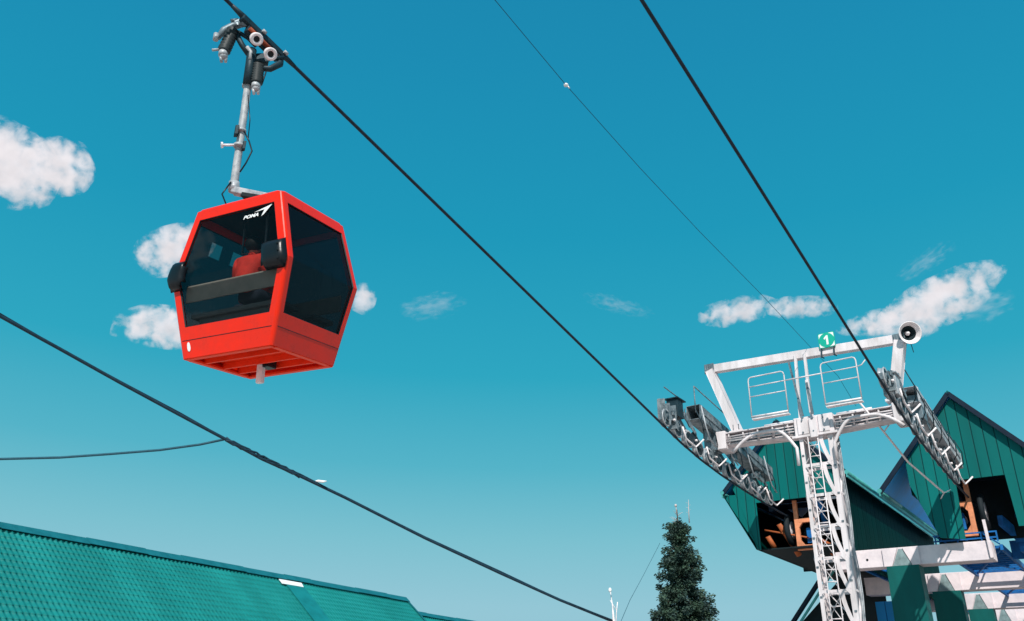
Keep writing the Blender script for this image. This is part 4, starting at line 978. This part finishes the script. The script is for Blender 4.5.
# ------------------------------------------------------------------ spruce
def spruce(base, htop, label):
    t = thing('spruce_tree', base, label, 'tree')
    x = MB(); x.tube([base + Vector((.03*math.sin(k), .02*math.cos(k*2), htop*k/10)) for k in range(10)] + [base + ZV*(htop-.15)], [.26-.023*k for k in range(10)] + [.02], 10); x.build('trunk', M['bark'], t)
    rnd = random.Random(11)
    def rad(z):
        d = htop - .25 - z
        if d < 0: return 0
        return min(3.0, .20 + d*.298 + .16*math.sin(d*2.9+.5) + .08*math.sin(d*7))
    x = MB(); lb = MB()
    z = 1.0
    cl = []
    while z < htop - .72:
        r = rad(z); n = int(5 + r*5)
        for k in range(n):
            th = 2*math.pi*(k + rnd.random())/n + z*3; rr_ = r*rnd.uniform(.55, 1.0)*(1 + .22*noise.noise(Vector((math.cos(th)*1.3, math.sin(th)*1.3, z*.9))))
            if noise.noise(Vector((math.cos(th)*1.6, math.sin(th)*1.6, z*1.5 + 5))) < -.28: continue
            rr_ *= .80 + .34*(1 - (z/.62) % 1); zz = z + rnd.uniform(-.12, .12) - .10*rr_
            tip = base + Vector((math.cos(th)*rr_, math.sin(th)*rr_, zz - .12*rr_))
            if rnd.random() < .6: lb.tube([base + ZV*(zz+.15), (base + ZV*(zz+.15)).lerp(tip, .5) + ZV*.06, tip], [.035, .022, .008], 5)
            m_ = max(2, int(rr_/.30))
            for q in range(m_+1):
                f = (q+.5)/m_ 
                if f < .3 and rr_ > 1: continue
                cl.append((base.lerp(tip, 1).lerp(base + ZV*(zz+.1), 1-min(1, f)) + Vector((rnd.gauss(0, .09), rnd.gauss(0, .09), rnd.gauss(0, .07))), .22 + .06*rnd.random(), th))
        z += .30
    for c_, s_, th in cl:
        nl = 54 if c_.z > base.z + 4.2 else 9
        for _ in range(nl):
            d = Vector((rnd.gauss(0, 1), rnd.gauss(0, 1), rnd.gauss(0, .8))); d = d.normalized()*s_*rnd.random()**.5
            p = c_ + d; ax = (Vector((math.cos(th), math.sin(th), -.25)) + Vector((rnd.uniform(-.9, .9), rnd.uniform(-.9, .9), rnd.uniform(-.7, .7)))).normalized()
            l_ = rnd.uniform(.10, .20); wv = ax.cross(Vector((rnd.uniform(-1, 1), rnd.uniform(-1, 1), rnd.uniform(-1, 1)))).normalized()*l_*.20
            x.face([p - wv, p + ax*l_*.5 - wv*1.2, p + ax*l_, p + ax*l_*.5 + wv*1.2])
    x.build('crown', M['needles'], t, fixn=False)
    lb.build('limb', M['bark'], t)
    x = MB()
    tp = base + ZV*(htop-.35)
    for k in range(9):
        a_ = rnd.uniform(0, 6.28); l_ = rnd.uniform(.25, .55); q = tp - ZV*rnd.uniform(0, .8)
        e_ = q + Vector((math.cos(a_)*l_*.8, math.sin(a_)*l_*.8, l_*.6)); x.tube([q, q.lerp(e_, .5) + ZV*.04, e_], [.018, .013, .006], 5)
    r_ = _R
    x.tube([tp + r_*.62 - ZV*.5, tp + r_*.63 + ZV*.1, tp + r_*.66 + ZV*.75], [.03, .022, .008], 6)
    x.tube([tp - r_*.03, tp - r_*.05 + ZV*.45], [.03, .012], 6); x.ico(tp - r_*.05 + ZV*.42, .07, 2, (1, 1, 1.3))
    for k in range(5): x.tube([tp + r_*.64 + ZV*(.0+.13*k), tp + r_*(.64 + (.12 if k % 2 else -.14)) + ZV*(.08+.13*k)], [.010, .005], 5)
    x.build('dead_twigs', M['twig'], t)
    return t
dT = sight(684, 621); tb = CAM + dT*(46/dT.y); tbase = Vector((tb.x, tb.y, 0))
zt = onY(684, 507, 46).z
spruce(tbase, zt, 'tall dark conifer with bare pale twigs at its top')

# pole with insulators at the end of the utility cable, and a thin wire to the tree
pe = onY(612, 620, 24.0)
pt_ = thing('wire_pole', Vector((pe.x, pe.y, 0)), 'thin pale pole with a white insulator, left of the conifer', 'pole')
def pp_(px, py): return onY(px, py, 24.0)
x = MB(); b0 = pp_(613, 600); x.tube([Vector((b0.x, b0.y, 0)), b0 - ZV*.5, pp_(612.5, 606), pp_(610.5, 592)], [.045, .035, .016, .012], 8); x.tube([pp_(615, 640), pp_(616.5, 612), pp_(617.5, 602)], .012, 6); x.tube([pp_(610, 600), pp_(617, 611)], .008, 5)
x.build('post', M['pale_metal'], pt_)
x = MB(); x.ico(pp_(610, 590), .045, 2, (1, 1, 1.4)); x.build('insulator', M['white_print'], pt_)
b = MB(); b.tube([pp_(613, 640), onY(630, 600, 32), onY(643, 576, 40), onY(660, 543, 45.5)], .009, 5); tag(b.build('drop_wire', M['slate_cable']), 'faint thin wire slanting up to the conifer top', 'wire')

# ------------------------------------------------------------------ clouds (glowing volumes far off)
def cloud_mat(name, dens, nscale, thr, col1=(.98, .93, .96), warp=0.0, stretch=(1, 1, 1)):
    m = bpy.data.materials.new(name); m.use_nodes = True; nt = m.node_tree; N = nt.nodes; L = nt.links; N.clear()
    out = N.new('ShaderNodeOutputMaterial'); vol = N.new('ShaderNodeVolumePrincipled'); L.new(vol.outputs[0], out.inputs['Volume'])
    tc = N.new('ShaderNodeTexCoord')
    ln = N.new('ShaderNodeVectorMath'); ln.operation = 'LENGTH'; L.new(tc.outputs['Object'], ln.inputs[0])   # object space: unit ball
    mp = N.new('ShaderNodeMapping'); mp.inputs['Scale'].default_value = stretch; L.new(tc.outputs['Object'], mp.inputs[0])
    oi = N.new('ShaderNodeObjectInfo'); ad = N.new('ShaderNodeVectorMath'); ad.operation = 'ADD'; L.new(mp.outputs[0], ad.inputs[0])
    mu = N.new('ShaderNodeMath'); mu.operation = 'MULTIPLY'; mu.inputs[1].default_value = 37; L.new(oi.outputs['Random'], mu.inputs[0]); L.new(mu.outputs[0], ad.inputs[1])
    nz = N.new('ShaderNodeTexNoise'); nz.inputs['Scale'].default_value = nscale; nz.inputs['Detail'].default_value = 6; nz.inputs['Roughness'].default_value = .60; nz.inputs['Distortion'].default_value = .3
    L.new(ad.outputs[0], nz.inputs[0])
    # density = clamp((noise*k - length) ...)
    a = N.new('ShaderNodeMath'); a.operation = 'MULTIPLY_ADD'; L.new(nz.outputs['Fac'], a.inputs[0]); a.inputs[1].default_value = 4.2; a.inputs[2].default_value = -thr
    s = N.new('ShaderNodeMath'); s.operation = 'SUBTRACT'; L.new(a.outputs[0], s.inputs[0]); L.new(ln.outputs['Value'], s.inputs[1])
    mr = N.new('ShaderNodeMapRange'); mr.inputs[1].default_value = 0; mr.inputs[2].default_value = .8; mr.inputs[3].default_value = 0; mr.inputs[4].default_value = dens; L.new(s.outputs[0], mr.inputs[0])
    L.new(mr.outputs[0], vol.inputs['Density'])
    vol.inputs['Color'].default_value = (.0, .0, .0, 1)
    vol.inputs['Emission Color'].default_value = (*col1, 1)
    # glow equals extinction: sunlit white is emitted, duller towards the underside, a thin edge lets the sky through
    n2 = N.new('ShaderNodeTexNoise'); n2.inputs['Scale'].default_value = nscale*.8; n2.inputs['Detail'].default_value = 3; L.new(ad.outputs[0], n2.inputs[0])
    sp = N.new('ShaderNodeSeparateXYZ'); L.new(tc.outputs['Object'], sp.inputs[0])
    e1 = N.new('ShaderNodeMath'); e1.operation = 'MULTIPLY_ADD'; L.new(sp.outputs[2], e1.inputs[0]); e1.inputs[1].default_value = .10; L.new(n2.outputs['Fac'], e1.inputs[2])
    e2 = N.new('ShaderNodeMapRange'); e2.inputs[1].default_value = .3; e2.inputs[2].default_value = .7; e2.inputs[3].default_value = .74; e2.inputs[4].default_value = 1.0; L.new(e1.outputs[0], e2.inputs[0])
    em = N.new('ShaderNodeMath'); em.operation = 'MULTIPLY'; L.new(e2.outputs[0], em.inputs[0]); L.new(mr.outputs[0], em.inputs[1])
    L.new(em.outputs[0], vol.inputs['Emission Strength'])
    return m
CMAT, CWISP = 'thick', 'wisp'
def cloud(px, py, wx, wy, label, mat, roll=0.0, D=620):
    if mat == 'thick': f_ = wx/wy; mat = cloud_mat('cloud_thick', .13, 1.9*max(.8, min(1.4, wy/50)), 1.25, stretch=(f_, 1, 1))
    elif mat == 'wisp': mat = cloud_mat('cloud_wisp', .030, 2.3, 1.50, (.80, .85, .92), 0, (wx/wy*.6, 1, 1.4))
    c_ = CAM + sight(px, py).normalized()*D; k = D/FPX
    bm = bmesh.new(); bmesh.ops.create_icosphere(bm, subdivisions=3, radius=1)
    for v in bm.verts: v.co *= .92 + .16*noise.noise(v.co*1.7 + Vector((px, py, 0)))
    me = bpy.data.meshes.new('cloud'); bm.to_mesh(me); bm.free(); o = bpy.data.objects.new('cloud', me); col.objects.link(o); me.materials.append(mat)
    sx, sz = wx*k*.47, wy*k*.46
    d = (c_ - CAM).normalized(); r_ = d.cross(ZV).normalized(); up = r_.cross(d)
    r2 = r_*math.cos(roll) + up*math.sin(roll); u2 = -r_*math.sin(roll) + up*math.cos(roll)
    m = Matrix((r2*sx, d*min(sx, sz)*1.1, u2*sz)).transposed().to_4x4(); m.translation = c_; o.matrix_world = m
    return tag(o, label, 'cloud', 'clouds in the blue sky')
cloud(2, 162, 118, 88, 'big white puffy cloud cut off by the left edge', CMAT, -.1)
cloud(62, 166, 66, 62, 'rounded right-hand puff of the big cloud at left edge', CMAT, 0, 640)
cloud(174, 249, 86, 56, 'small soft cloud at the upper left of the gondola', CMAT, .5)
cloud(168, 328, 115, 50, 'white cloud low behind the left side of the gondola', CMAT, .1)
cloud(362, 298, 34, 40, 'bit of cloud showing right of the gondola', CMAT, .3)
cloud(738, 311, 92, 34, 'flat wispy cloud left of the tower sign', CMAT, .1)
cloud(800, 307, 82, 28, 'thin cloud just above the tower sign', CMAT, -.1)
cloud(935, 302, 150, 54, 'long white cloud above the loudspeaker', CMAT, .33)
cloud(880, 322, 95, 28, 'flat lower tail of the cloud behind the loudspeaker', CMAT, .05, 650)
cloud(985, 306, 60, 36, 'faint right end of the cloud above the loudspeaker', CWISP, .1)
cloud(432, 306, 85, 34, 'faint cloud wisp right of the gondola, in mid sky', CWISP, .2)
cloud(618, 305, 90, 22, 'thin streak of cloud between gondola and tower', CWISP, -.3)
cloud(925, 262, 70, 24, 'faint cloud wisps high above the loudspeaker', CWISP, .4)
sc.cycles.volume_step_rate = 1.0; sc.cycles.volume_max_steps = 256
